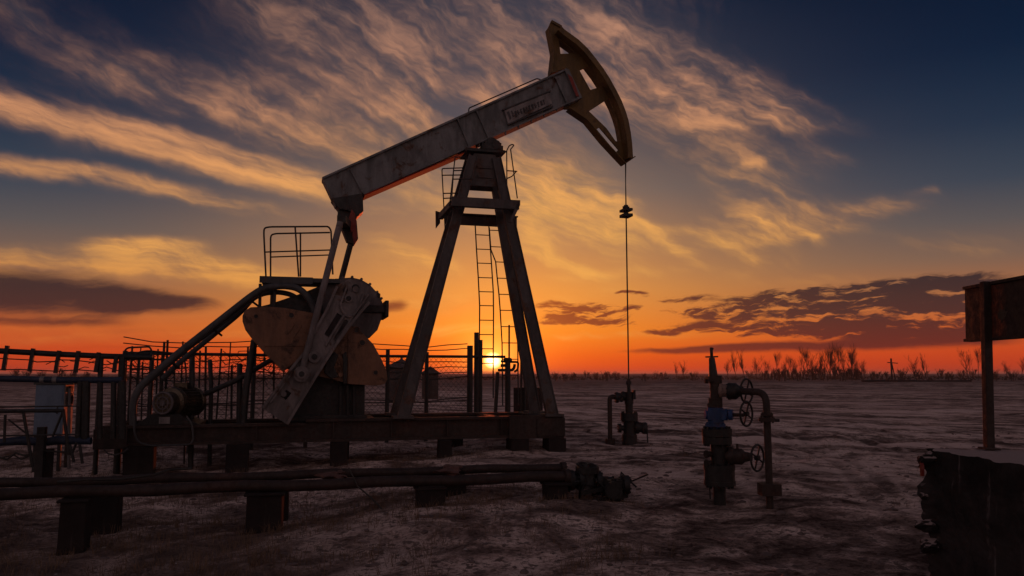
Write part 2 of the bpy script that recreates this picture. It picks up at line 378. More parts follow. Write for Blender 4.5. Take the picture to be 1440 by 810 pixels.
def painted(name, col, rust=(.11, .045, .022), amount=.5, rough=.55, dirt=.45, metal=0.0, spec=.35):
    """old paint: rust patches, dirty run-offs, uneven gloss"""
    col = tuple(k * .47 for k in col); rust = tuple(k * .6 for k in rust)
    m, nt, b = new_mat(name); v = nt.nodes.new('ShaderNodeTexCoord').outputs['Object']
    a = nnoise(nt, v, 2.3, 8, .68, .4); c = nnoise(nt, v, 17, 6, .7); r = nnoise(nt, nscale(nt, v, (2.6, 2.6, .8)), 1.5, 7, .68, .5)
    dark = tuple(k * dirt for k in col)
    col1 = nmix(nt, nmap(nt, r, .34, .62), dark, col)
    col1 = nmix(nt, nmap(nt, c, .45, .75, 0, .5), col1, tuple(k * .7 for k in col))
    lo = .70 - amount * .32
    rm = nmap(nt, a, lo, lo + .10)
    rc = nmix(nt, nmap(nt, c, .35, .65), rust, tuple(k * .45 for k in rust))
    nt.links.new(nmix(nt, rm, col1, rc), b.inputs['Base Color'])
    nt.links.new(nmap(nt, c, .3, .7, rough - .1, min(rough + .25, 1)), b.inputs['Roughness'])
    b.inputs['Metallic'].default_value = metal; b.inputs['Specular IOR Level'].default_value = spec
    nbump(nt, b, c, .35, .012); return m
M = {}
M['grey_paint'] = painted('grey_paint', (.27, .275, .285), amount=.42)
M['leg_paint'] = painted('leg_paint', (.125, .105, .105), amount=.55)
M['cast_grey'] = painted('cast_grey', (.27, .225, .225), amount=.45, rough=.5)
M['pale_grey'] = painted('pale_grey', (.38, .34, .34), amount=.35)
M['flange_sun_red'] = smooth_paint('flange_sun_red', (.22, .015, .012))
M['yellow_paint'] = painted('yellow_paint', (.24, .135, .03), amount=.45, dirt=.55)
M['weight_paint'] = painted('weight_paint', (.30, .135, .070), amount=.50, dirt=.6)
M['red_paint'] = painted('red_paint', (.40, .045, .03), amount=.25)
M['blue_paint'] = painted('blue_paint', (.035, .105, .31), amount=.45)
M['dark_blue'] = painted('dark_blue', (.018, .035, .085), amount=.3)
M['dark_steel'] = painted('dark_steel', (.045, .042, .042), amount=.5, rust=(.06, .03, .02))
M['black_steel'] = painted('black_steel', (.022, .020, .020), amount=.4, rust=(.04, .02, .015))
M['rust_patch'] = painted('rust_patch', (.12, .085, .06), amount=.6)
M['rust_pipe'] = painted('rust_pipe', (.055, .030, .024), amount=.45, rust=(.065, .027, .018), rough=.65)
M['pink_steel'] = painted('pink_steel', (.40, .26, .22), amount=.45)
M['cabinet_blue'] = painted('cabinet_blue', (.22, .30, .42), amount=.1, dirt=.8)
M['cabinet_lit_side'] = painted('cabinet_lit_side', (.60, .46, .42), amount=.2, dirt=.7)
M['guard_steel'] = painted('guard_steel', (.10, .10, .105), amount=.3)
M['cast_dark'] = painted('cast_dark', (.20, .165, .17), amount=.3)
M['cable'] = painted('cable', (.05, .045, .04), amount=.3)
M['rag'] = painted('rag', (.22, .10, .08), amount=.2, rough=.9)
M['motor'] = painted('motor', (.17, .13, .09), amount=.4, rough=.30, metal=.7, spec=.5)
M['lettering'] = painted('lettering', (.10, .09, .095), amount=.1)
def concrete(name, col, dark, dust=None):
    m, nt, b = new_mat(name); v = nt.nodes.new('ShaderNodeTexCoord').outputs['Object']
    a = nnoise(nt, v, 1.7, 8, .7); c = nnoise(nt, v, 24, 6, .7); d = nnoise(nt, nscale(nt, v, (5, 5, .45)), 1.4, 5, .65, .6)
    k = nmix(nt, nmap(nt, a, .35, .65), dark, col)
    k = nmix(nt, nmap(nt, d, .60, .70), k, tuple(min(1, q * (3.2 if dust else 1.9)) for q in col))
    if dust:
        g = nt.nodes.new('ShaderNodeNewGeometry'); sp = nt.nodes.new('ShaderNodeSeparateXYZ'); nt.links.new(g.outputs['Normal'], sp.inputs[0])
        k = nmix(nt, nmap(nt, sp.outputs[2], .55, .85), k, dust)
    nt.links.new(k, b.inputs['Base Color']); b.inputs['Roughness'].default_value = .9; b.inputs['Specular IOR Level'].default_value = .15
    nbump(nt, b, c, .6, .02); return m
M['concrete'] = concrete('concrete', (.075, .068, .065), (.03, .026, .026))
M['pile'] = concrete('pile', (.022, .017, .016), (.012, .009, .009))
M['block'] = concrete('block', (.032, .027, .027), (.009, .008, .008), dust=(.26, .20, .19))
def plain(name, col, rough=.8):
    m, nt, b = new_mat(name); v = nt.nodes.new('ShaderNodeTexCoord').outputs['Object']
    k = nmix(nt, nmap(nt, nnoise(nt, v, 6, 5), .3, .7), tuple(q * .55 for q in col), col)
    nt.links.new(k, b.inputs['Base Color']); b.inputs['Roughness'].default_value = rough; b.inputs['Specular IOR Level'].default_value = .2; return m
M['bark'] = plain('bark', (.075, .05, .042)); M['grass'] = plain('grass', (.16, .10, .066)); M['clod'] = plain('clod', (.14, .10, .092))
M['plank'] = plain('plank', (.06, .05, .048)); M['roof'] = plain('roof', (.07, .06, .06)); M['scrub'] = plain('scrub', (.05, .036, .03))
M['stone'] = plain('stone', (.40, .36, .34))

# ground material: mud, pale sand and frost drawn out along the tracks
gm, nt, gb = new_mat('mud_and_sand')
pos = nt.nodes.new('ShaderNodeNewGeometry').outputs['Position']
n_big = nnoise(nt, pos, .22, 7, .62, .5); n_mid = nnoise(nt, pos, 1.3, 9, .68, .6); n_fine = nnoise(nt, pos, 9, 8, .7, .3)
warp = nt.nodes.new('ShaderNodeTexNoise'); warp.inputs['Scale'].default_value = .09; warp.inputs['Detail'].default_value = 3; nt.links.new(pos, warp.inputs['Vector'])
wsc = nt.nodes.new('ShaderNodeVectorMath'); wsc.operation = 'SCALE'; nt.links.new(warp.outputs['Color'], wsc.inputs[0]); wsc.inputs[3].default_value = 9.0
wad = nt.nodes.new('ShaderNodeVectorMath'); wad.operation = 'ADD'; nt.links.new(pos, wad.inputs[0]); nt.links.new(wsc.outputs[0], wad.inputs[1])
tr = nnoise(nt, nscale(nt, nscale(nt, wad.outputs[0], (1, 1, 1), (0, 0, R(-51.5))), (1.25, .05, 1)), 1.0, 6, .62, .15)
tr2 = nnoise(nt, nscale(nt, nscale(nt, wad.outputs[0], (1, 1, 1), (0, 0, R(-66))), (.5, .03, 1)), 1.0, 7, .66, .2)
sp = nt.nodes.new('ShaderNodeSeparateXYZ'); nt.links.new(pos, sp.inputs[0])
def nmath(op, a, b):
    n = nt.nodes.new('ShaderNodeMath'); n.operation = op
    for i, v in enumerate((a, b)):
        if isinstance(v, float): n.inputs[i].default_value = v
        else: nt.links.new(v, n.inputs[i])
    return n.outputs[0]
open_m = nmath('MULTIPLY', nmap(nt, sp.outputs[1], 9, 15), nmap(nt, nmath('ADD', sp.outputs[0], nmath('MULTIPLY', sp.outputs[1], .3)), 2, 7))
rough_n = nmath('ADD', nmath('ADD', nmath('MULTIPLY', n_mid, .45), nmath('MULTIPLY', n_fine, .35)), nmath('MULTIPLY', n_big, .30))
mud = nmix(nt, nmap(nt, rough_n, .46, .58), (.058, .039, .034), (.36, .25, .213))
mud = nmix(nt, nmap(nt, rough_n, .53, .60), mud, (.72, .54, .47))
mud = nmix(nt, nmap(nt, n_fine, .48, .60, 0, .85), mud, (.048, .032, .028))
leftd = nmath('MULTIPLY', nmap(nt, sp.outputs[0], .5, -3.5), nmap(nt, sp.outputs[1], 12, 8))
mud = nmix(nt, nmath('MULTIPLY', leftd, .55), mud, (.10, .07, .062))  # darker brown at left: painted shade under the pipes, and grass
tmask = nmath('MULTIPLY', open_m, nmap(nt, nmath('ADD', nmath('ADD', nmath('MULTIPLY', tr, .50), nmath('MULTIPLY', tr2, .40)), nmath('ADD', nmath('MULTIPLY', n_fine, .12), nmath('MULTIPLY', n_mid, -.02))), .49, .57))
dmask = nmath('MULTIPLY', open_m, nmap(nt, nmath('ADD', nmath('MULTIPLY', tr, .4), nmath('MULTIPLY', tr2, .6)), .50, .41))
mud = nmix(nt, nmath('MULTIPLY', dmask, .7), mud, (.08, .06, .055))
mud = nmix(nt, nmath('MULTIPLY', tmask, .9), mud, (.62, .47, .42))
trn = nt.nodes.new('ShaderNodeAttribute'); trn.attribute_name = 'track'
mud = nmix(nt, nmap(nt, trn.outputs['Fac'], .2, .95, 0, .5), mud, (.075, .052, .045))
mud = nmix(nt, nmath('MULTIPLY', nmap(nt, trn.outputs['Fac'], .04, .2), nmap(nt, trn.outputs['Fac'], .45, .2, 0, .35)), mud, (.62, .47, .42))
farm = nmap(nt, sp.outputs[1], 55, 130)
mud = nmix(nt, nmath('MULTIPLY', farm, .7), mud, (.10, .078, .072))
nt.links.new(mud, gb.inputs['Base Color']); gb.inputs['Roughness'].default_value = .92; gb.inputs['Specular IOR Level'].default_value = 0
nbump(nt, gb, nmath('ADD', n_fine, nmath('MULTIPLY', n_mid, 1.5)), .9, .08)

# ------------------------------------------------------------------ the ground: one sheet out to the horizon
def axis(lo, hi, step, far_lo, far_hi, g=1.045):
    mid = list(np.arange(lo, hi, step)); a = []; b = []; x = lo; d = step
    while x > far_lo: d *= g; x -= d; a.append(x)
    x = mid[-1]; d = step
    while x < far_hi: d *= g; x += d; b.append(x)
    return np.array(a[::-1] + mid + b)
gx = axis(-8, 11, .055, -5000, 5000, 1.035); gy = axis(5.0, 26.0, .055, -60, 7000, 1.035)
GX, GY = np.meshgrid(gx, gy); cell = np.maximum(np.gradient(gx)[None, :], np.gradient(gy)[:, None])
GZ = full_h(GX, GY, cell)
nx, ny = len(gx), len(gy)
gme = bpy.data.meshes.new('ground'); co = np.stack([GX, GY, GZ], -1).reshape(-1, 3)
idx = (np.arange(ny - 1)[:, None] * nx + np.arange(nx - 1)[None, :]).reshape(-1)
quads = np.stack([idx, idx + 1, idx + nx + 1, idx + nx], -1)
gme.vertices.add(len(co)); gme.vertices.foreach_set('co', co.ravel())
gme.loops.add(quads.size); gme.loops.foreach_set('vertex_index', quads.ravel().astype(np.int32))
gme.polygons.add(len(quads)); gme.polygons.foreach_set('loop_start', np.arange(0, quads.size, 4, dtype=np.int32)); gme.polygons.foreach_set('use_smooth', np.ones(len(quads), bool))
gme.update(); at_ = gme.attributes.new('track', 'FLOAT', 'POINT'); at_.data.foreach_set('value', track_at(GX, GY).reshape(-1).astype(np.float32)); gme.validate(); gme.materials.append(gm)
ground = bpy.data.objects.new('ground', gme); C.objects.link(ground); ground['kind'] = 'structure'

# ------------------------------------------------------------------ the pump jack
F = Frame(ground_at(792, 636), 15.0); P = F.P
W = 1.8                                                     # depth of the skid
jack = thing('pump_jack', 'tall oil pump jack with tilted grey walking beam and mustard curved head', 'pump jack', F.o, F.deg)
sL = P(134, 610, 0).x; sM = P(430, 600, 0).x; sR = P(790, 600, 0).x
for t0 in (0.0, W - .24):
    m = MB(); zb = .31; zt = .74
    for a, b, top in ((sL, sM, .67), (sM + .003, sR, zt)):
        m.span((a, t0, zb), (b, t0 + .24, zb + .05)).span((a, t0, top - .05), (b, t0 + .24, top)).span((a, t0 + .09, zb + .05), (b, t0 + .13, top - .05))
        k = a + .5
        while k < b: m.span((k, t0 + .02, zb + .05), (k + .02, t0 + .09, top - .05)); k += 1.1
    m.build('skid_beam', M['rust_pipe'], jack)
for px, w, top in ((150, .22, .66), (270, .18, .66), (420, .25, .67), (520, .25, .73), (575, .18, .73), (700, .18, .73), (768, .3, .735)):
    s = P(px, 600, 0).x; MB().span((s - w / 2, .242, .34), (s + w / 2, W - .242, top)).build('cross_beam', M['rust_pipe'], jack)
# right end of the frame: closing plate with the two feet below it
m = MB(); a, b = P(716, 600, -.03).x, P(793, 600, -.03).x
m.span((a, -.05, .29), (b, -.003, .76)); m.span((b - .02, -.05, .29), (b, W, .76)); m.span((P(755, 600, -.05).x, -.075, .33), (b + .012, -.053, .70))
m.build('end_plate', M['rust_pipe'], jack, .006)
m = MB().span((sL - .02, -.06, .27), (P(180, 610, 0).x, -.003, .62)).build('end_plate', M['rust_pipe'], jack, .006)

# samson post: four battered legs, cap, cross members
post = MB(); lt = [P(566, 585, .06), P(664.5, 222, .62)]; rt = [P(776, 585, .06), P(697, 222, .62)]
lt[0].z = rt[0].z = .72
def by(z):                                                   # depth of the rear legs at height z
    f = (z - lt[0].z) / (lt[1].z - lt[0].z); return 1.30 * (1 - f) + 1.02 * f
def mir(p): return Vector((p.x, by(p.z), p.z))
topz = (lt[1].z + rt[1].z) / 2; lt[1].z = rt[1].z = topz
cap_s = (lt[1].x + rt[1].x) / 2
def lerp(a, b, f): return a * (1 - f) + b * f
sp_ = thing('samson_post', '', ''); sp_.parent = jack; del sp_['label'], sp_['category']
for a, b in (lt, rt, [mir(q) for q in lt], [mir(q) for q in rt]):
    m = MB(); d = (b - a).normalized(); y = (Vector((0, 1, 0)) - d * d.y).normalized(); x = d.cross(y)
    rings = []
    for p, w in ((a, .098), (b, .08)):
        rings.append([m.bm.verts.new(p + x * (w * i) + y * (w * j)) for i, j in ((-1, -1), (1, -1), (1, 1), (-1, 1))])
    for i in range(4): m.face([rings[0][i], rings[0][(i + 1) % 4], rings[1][(i + 1) % 4], rings[1][i]])
    m.face(rings[0]); m.face(rings[1])
    for f in (.0,): m.box(a + Vector((0, 0, .035)), (.40, .40, .05))
    for e in (-1, 1):                                       # channel lips down the leg
        m.bar(a + x * e * .112 - y * .08, b + x * e * .09 - y * .065, .02, .08, y)
    m.build('leg', M['leg_paint'], sp_)
cr = MB()
fcap = lambda f, q: lerp(q[0], q[1], f)
def xmember(f, h, d=.10):
    a, b = fcap(f, lt), fcap(f, rt)
    for t in (a.y - .02, by(a.z) + .02): cr.span((a.x, t - d / 2, a.z - h / 2), (b.x, t + d / 2, a.z + h / 2))
    for q in (a, b): cr.span((q.x - d / 2, a.y + .1, a.z - h / 2 + .003), (q.x + d / 2, by(a.z) - .1, a.z + h / 2 - .003))
cr.build('cross_member', M['leg_paint'], sp_)
wm = MB(); zt0 = P(680, 217, .6).z; z1 = P(680, 262, .6).z                      # solid web at the head of the post
ax = lambda f, q: fcap((f - q[0].z) / (q[1].z - q[0].z), q)
for t in (lambda p: p.y - .0, lambda p: by(p.z)):
    A, B, A2, B2 = ax(zt0, lt), ax(zt0, rt), ax(z1, lt), ax(z1, rt)
    poly = [(A.x, A.z), (B.x, B.z), (B2.x, B2.z), (P(686, 262, .6).x, B2.z), (P(688, 266, .6).x, B2.z - .12), (P(667, 266, .6).x, B2.z - .12), (P(668, 262, .6).x, B2.z), (A2.x, A2.z)]
    poly = [(A.x, A.z), (B.x, B.z), (B2.x, B2.z), (A2.x, A2.z)]
    tt = t((A + A2) / 2); wm.prism(poly, tt - .02, tt + .02)
    tt = tt - .035 if tt < W / 2 else tt + .035
    for k in (.25, .55): wm.span((A.x + .08, tt - .012, z1 + (zt0 - z1) * k), (B.x - .08, tt + .012, z1 + (zt0 - z1) * k + .05))
wm.build('head_web', M['leg_paint'], sp_)
m = MB(); c = P(690, 213, W / 2 - .3); zc = ax(zt0, lt).z + .035
m.span((P(655, 214, .5).x, .52, zc), (P(711, 214, .5).x, W - .52, zc + .07)); m.build('cap_plate', M['dark_steel'], sp_, .008)
m = MB(); bc = P(690, 203, .62)
for t in (.60, W - .60):
    m.cyl((bc.x, t - .07, bc.z - .02), (bc.x, t + .07, bc.z - .02), .15, n=22).cyl((bc.x + .10, t - .10, bc.z - .02), (bc.x + .10, t + .02, bc.z - .02), .09, n=16)
    m.span((bc.x - .21, t - .09, zc + .07), (bc.x + .25, t + .09, zc + .16)); m.prism([(bc.x - .17, zc + .16), (bc.x + .2, zc + .16), (bc.x + .12, bc.z + .06), (bc.x - .1, bc.z + .06)], t - .06, t + .06)
    for k in (-.17, .21): m.cyl((bc.x + k, t, zc + .15), (bc.x + k, t, zc + .24), .025, n=6)
m.cyl((bc.x, .62, bc.z - .02), (bc.x, W - .62, bc.z - .02), .07)
m.build('saddle_bearing', M['dark_steel'], sp_)

# service platform around the post
pl = MB(); fz0, fz1 = P(680, 293, .12).z, P(680, 280, .12).z
xa, xb = P(634, 286, .10).x, P(729, 286, .10).x
pl.span((xa, .02, fz0), (xb, .09, fz1)); pl.span((xa, .09, fz1 - .035), (xb, .20, fz1)); pl.span((xa, .09, fz0), (xb, .16, fz0 + .03))
ya, yb = P(626, 310, W - .1).x, P(727, 310, W - .1).x; bz1, bz0 = P(680, 303, W - .05).z, P(680, 318, W - .05).z
pl.span((ya, W - .10, bz0), (yb, W - .03, bz1)); pl.span((ya, W - .2, bz1 - .03), (yb, W - .1, bz1))
for x in (xa, xb - .10): pl.span((x, .20, fz0 + .01), (x + .10, W - .2, fz1 - .045))
pl.prism([(xb - .02, fz1), (xb + .02, fz1), (xb + .02, fz1 - .1), (xb - .16, fz0 - .28), (xb - .22, fz0 - .28)], .02, .07)
pl.prism([(xa - .05, bz1 + .03), (xa + .05, bz1), (xa + .05, bz0), (xa - .04, bz0 - .12)], W - .16, W - .08)
plo = pl.build('service_platform', M['leg_paint'], jack, .006)
rl = MB(); r = .013
def rail(pts, t, rr=r):
    return [P(x, y, t) for x, y in pts]
rl.bend(rail([(626, 325), (621.5, 240), (622, 237), (652, 236)], .9), r); rl.bend(rail([(632, 290), (640, 221), (655, 221)], .15), r)
for y, x0, x1, t in ((246.5, 621, 652, .9), (240, 638, 652, .3), (252, 637, 664, .2), (272, 624, 645, .5), (279, 624, 634, .8)): rl.cyl(P(x0, y, t), P(x1, y - .5, t), r, n=6)
rl.cyl(P(638, 236, .4), P(634, 300, .4), r, n=6)
rl.build('railing', M['dark_steel'], plo); rl = MB()
rl.bend(rail([(713, 281), (712.5, 212), (716, 205), (720, 203), (723, 204), (718, 210)], .5), r)
rl.bend(rail([(718, 210), (727.5, 279)], .2), r); rl.bend([P(713, 251, .5), P(720, 248, .35), P(726, 241, .2)], r); rl.cyl(P(713, 240, .5), P(727, 241, .2), r, n=6)
rl.cyl(P(704, 214.5, .5), P(713, 213, .5), r * 1.6, n=6)
rl.build('railing', M['dark_steel'], plo)
# ladders up the back of the post
def ladder(l, rr, rungs, t):
    m = MB(); L = [P(x, y, t) for x, y in l]; Q = [P(x, y, t) for x, y in rr]; m.tube(L, .015, 6); m.tube(Q, .015, 6)
    def on(pts, z):
        for a, b in zip(pts, pts[1:]):
            if min(a.z, b.z) - 1e-6 <= z <= max(a.z, b.z) + 1e-6: return lerp(a, b, (z - a.z) / (b.z - a.z))
        return pts[-1]
    for y in rungs:
        z = P(690, y, t).z; m.cyl(on(L, z), on(Q, z), .011, n=6)
    return m.build('ladder', M['dark_steel'], jack)
ladder([(668, 312), (670, 350), (672.5, 389), (674.5, 430), (674, 500), (674, 560)], [(687, 312), (691, 369), (693.7, 410.5), (694, 440), (693.6, 495), (693.6, 560)], [331, 351, 370.6, 390.8, 410.5, 430, 450.4, 470.6, 490.5, 511, 531], W + .12)
ladder([(688, 320), (690.3, 351), (697, 368), (699.2, 391), (701.6, 413.5), (703.5, 438), (706, 482.5), (707, 570)], [(709, 320), (712, 351), (718, 368), (721, 391), (723.5, 413.5), (725, 438), (728, 482.5), (729, 570)], [323.7, 346.8, 368, 390.8, 413.5, 436, 459, 482, 505, 528], W + .3)

# walking beam
bm_ = MB(); tF, tB = W / 2 - .20, W / 2 + .20
TL, TR, BR, BL = P(453, 249.5, tF), P(796, 96.5, tF), P(816, 139.5, tF), P(472, 289.5, tF)
tx = (TR - TL).normalized(); tn = Vector((-tx.z, 0, tx.x))
if tn.z < 0: tn = -tn
bl_f = P(512, 275, tF); 
bm_.prism([TL, TR, BR, BL], tF + .03, tB - .03)
bm_.prism([TL, TR, TR - tn * .04, TL - tn * .04], tF - .035, tB + .035)
bx = (BR - bl_f).normalized(); bm_.prism([bl_f + tn * .012, BR + tn * .012, BR + tn * .045, bl_f + tn * .045], tF - .05, tB + .05)
for (x0, y0, x1, y1), w in (((643, 166, 660, 207), .03), ((670, 156, 687, 194), .03), ((493, 238, 510, 271), .03), ((781, 108, 799, 147), .05)):
    a, b = P(x0, y0, tF), P(x1, y1, tF)
    bm_.bar(a, b, w, .05, (0, 1, 0))
bm_.prism([P(793, 98, tF - .02), P(799, 98, tF - .02), P(818, 138, tF - .02), P(812, 140.5, tF - .02)], tF - .06, tB + .06)
for k in range(9):
    q = lerp(P(655, 213, tF), P(800, 146, tF), k / 8) + tn * .0; bm_.cyl(q + Vector((0, .0, -.03)), q + Vector((0, .0, .05)), .018, n=6)
beam = bm_.build('walking_beam', M['grey_paint'], jack)
br_ = P(652, 215, tF); MB().prism([bl_f - tn * .012, br_ - tn * .012, br_ + tn * .009, bl_f + tn * .009], tF - .05, tB + .05).build('flange_sun_strip', M['flange_sun_red'], beam)['label'] = 'bottom flange strip coloured as red sunlight'  # red sunlight under the beam, painted onto a strip of the flange
MB().bend([P(659, 157, W / 2), P(659.5, 152, W / 2), P(755, 110.5, W / 2), P(760, 112, W / 2)], .014).build('handrail', M['dark_steel'], beam)
MB().prism([P(797.5, 104, tF - .05), P(804, 109, tF - .05), P(814, 136, tF - .05), P(810, 136, tF - .05)], tF - .075, tF - .06).build('end_stripe', M['red_paint'], beam)['label'] = 'red stripe at the head end of the beam'
# nameplate with worn lettering
m = MB(); N0, N1, N2, N3 = P(708.5, 156, tF), P(771, 131, tF), P(776, 146.5, tF), P(714, 174.5, tF)
m.prism([N0, N1, N2, N3], tF - .035, tF + .03); np_ = m.build('nameplate', M['pale_grey'], beam)
m = MB(); dx = (N1 - N0); dy = (N3 - N0)
def npt(a, b): return N0 + dx * a + dy * b
m.prism([npt(-.03, -.13), npt(1.05, -.10), npt(1.05, -.02), npt(-.03, -.04)], tF - .05, tF + .03); m.prism([npt(.0, 1.0), npt(1.0, 1.0), npt(1.0, 1.1), npt(.0, 1.1)], tF - .06, tF + .03)
lr = random.Random(4); x = .13
for i in range(12):                                          # too worn to read in the photo: strokes of the same size and rhythm
    w = lr.choice((.034, .040, .046)); hgt = .46 if i else .6; hgt *= .8; y0 = .60 - hgt / 2 - .08 * (i == 0) - .08
    for k in range(2 + (i % 3 == 1)):
        xx = x + k * w * .42; m.prism([npt(xx, y0), npt(xx + .009, y0), npt(xx + .011, y0 + hgt), npt(xx + .002, y0 + hgt)], tF - .045, tF - .035)
    yy = y0 + hgt * lr.choice((0, .42, .82)); m.prism([npt(x, yy), npt(x + w, yy), npt(x + w, yy + .1), npt(x, yy + .1)], tF - .044, tF - .035)
    x += w + .026
m.prism([npt(.04, .2), npt(.085, .18), npt(.095, .75), npt(.055, .8)], tF - .045, tF - .035)
m.build('lettering', M['lettering'], np_)

# horse head: two cut-out cheek plates, curved face, inner ribs
def cx(x, y): return (440 + x / 3, 20 + y / 3)
hF, hB = W / 2 - .16, W / 2 + .20
out = [(1005,28),(1048,52),(1062,66),(1120,108),(1160,146),(1192,186),(1225,230),(1252,272),(1280,322),(1302,366),(1319,410),(1331,450),(1340,498),(1346,545),(1350,606),(1310,634),(1222,540),(1150,452),(1076,402),(1060,402),(1040,380),(1066,232),(1000,256),(1010,165),(990,62)]
holes = [[(1036,106),(1112,166),(1044,168)], [(1124,238),(1168,218),(1222,304),(1170,320)], [(1164,410),(1250,354),(1280,440),(1300,540),(1276,536),(1238,482)], [(1196,486),(1208,478),(1288,572),(1278,584)]]
tW = W / 2
hl = lambda l, t: [P(*cx(*p), t) for p in l]
m = MB()
front = hl(out, tW); hh = [hl(h, tW) for h in holes]
m.prism(front, tW - .02, tW + .03, hh)
bt0, bt1 = tW - .27, tW + .27; fa = hl(out, bt0); cen = P(720, 300, bt0)
inn = []
for i in range(1, 15):
    d = (fa[min(i + 1, 14)] - fa[max(i - 1, 1)]).normalized(); n_ = Vector((d.z, 0, -d.x)); n_ = n_ if n_.dot(fa[i] - cen) > 0 else -n_
    inn.append(fa[i] - n_ * .115)
m.prism(fa[1:15] + inn[::-1], bt0, bt1)                      # rope face and its box section
m.prism([front[0], front[1], front[1] - Vector((0, 0, .06)), front[0] - Vector((0, 0, .06))], tW - .06, tW + .06)
for i, j in ((14, 15), (15, 16), (16, 17), (17, 18), (21, 22), (22, 23), (23, 24)):
    a, b = front[i], front[j]; d = (b - a).normalized(); n_ = Vector((d.z, 0, -d.x)) * .012
    m.prism([a + n_, b + n_, b - n_, a - n_], tW - .15, tW + .15)
head = m.build('horse_head', M['yellow_paint'], jack, .004)
m = MB()                                                     # red hub joint beside the beam end
m.prism(hl([(1068,236),(1082,240),(1135,355),(1120,362)], hF - .03), hF - .035, hF - .003); m.build('joint_plate', M['red_paint'], head)
# bridle, carrier bar, polished rod
rod_t = W / 2; rodx = P(884.5, 560, rod_t).x
tip = P(884, 231, rod_t); cz = P(884, 296, rod_t).z
for e in (-1, 1):
    MB().tube([(rodx + .01 + e * .03, rod_t + e * .09, tip.z + .12), (rodx + e * .034, rod_t + e * .08, tip.z - .4), (rodx + e * .04, rod_t + e * .08, cz)], .011, 6).build('bridle_cable', M['cable'], jack)
MB().cyl((rodx + .005, rod_t, cz), (rodx, rod_t, cz + .55), .009, n=6).build('bridle_cable', M['cable'], jack)
m = MB().span((rodx - .10, rod_t - .16, cz - .03), (rodx + .10, rod_t + .16, cz + .03)).span((rodx - .11, rod_t - .14, cz - .16), (rodx + .11, rod_t + .14, cz - .09)).cyl((rodx, rod_t, cz - .16), (rodx, rod_t, cz + .12), .05, n=10)
for e in (-1, 1): m.cyl((rodx + e * .06, rod_t, cz + .02), (rodx + e * .06, rod_t, cz + .09), .025, n=8)
m.build('carrier_bar', M['black_steel'], jack, .008)
MB().cyl((rodx, rod_t, P(884, 551, rod_t).z), (rodx, rod_t, cz - .1), .017, n=8).build('polished_rod', M['cable'], jack)

# equalizer and tail bearing
m = MB(); q = [(466,279),(510,272),(511,297),(502,305),(496,299),(488,296),(477,294)]
m.prism([P(x, y, tF) for x, y in q], tF - .02, tB + .02)
m.prism([P(x, y, tF) for x, y in [(476,292),(497,294),(502,310),(504,335),(499,343),(488,338),(480,318),(475,308)]], tF + .06, tB - .06)
e0, e1 = P(480, 308, -.02), P(497, 326, W - .25); m.bar(e0, e1, .17, .15, (0, 0, 1))
m.cyl(P(486, 290, tF - .06), P(486, 290, tF - .06) + Vector((0, .5, 0)), .075)
eq = m.build('equalizer', M['dark_steel'], jack, .006)
m = MB(); m.prism([P(x, y, tF - .1) for x, y in [(494.5, 294), (499, 300), (502, 314), (495, 327), (489, 312)]], tF - .09, tF - .06); m.prism([P(x, y, tF - .1) for x, y in [(500, 312), (503, 332), (498.5, 344), (495.5, 330)]], tF - .07, tF - .04)
m.build('guard_plate', M['red_paint'], eq)
# pitman arms
pin = P(424, 525, -.20)
MB().cyl(P(478.5, 312, -.10), pin, .062, n=14).build('pitman_arm', M['cast_grey'], jack)
MB().cyl(P(497, 328, W - .25), P(452, 500, W - .15), .062, n=14).build('pitman_arm', M['dark_steel'], jack)

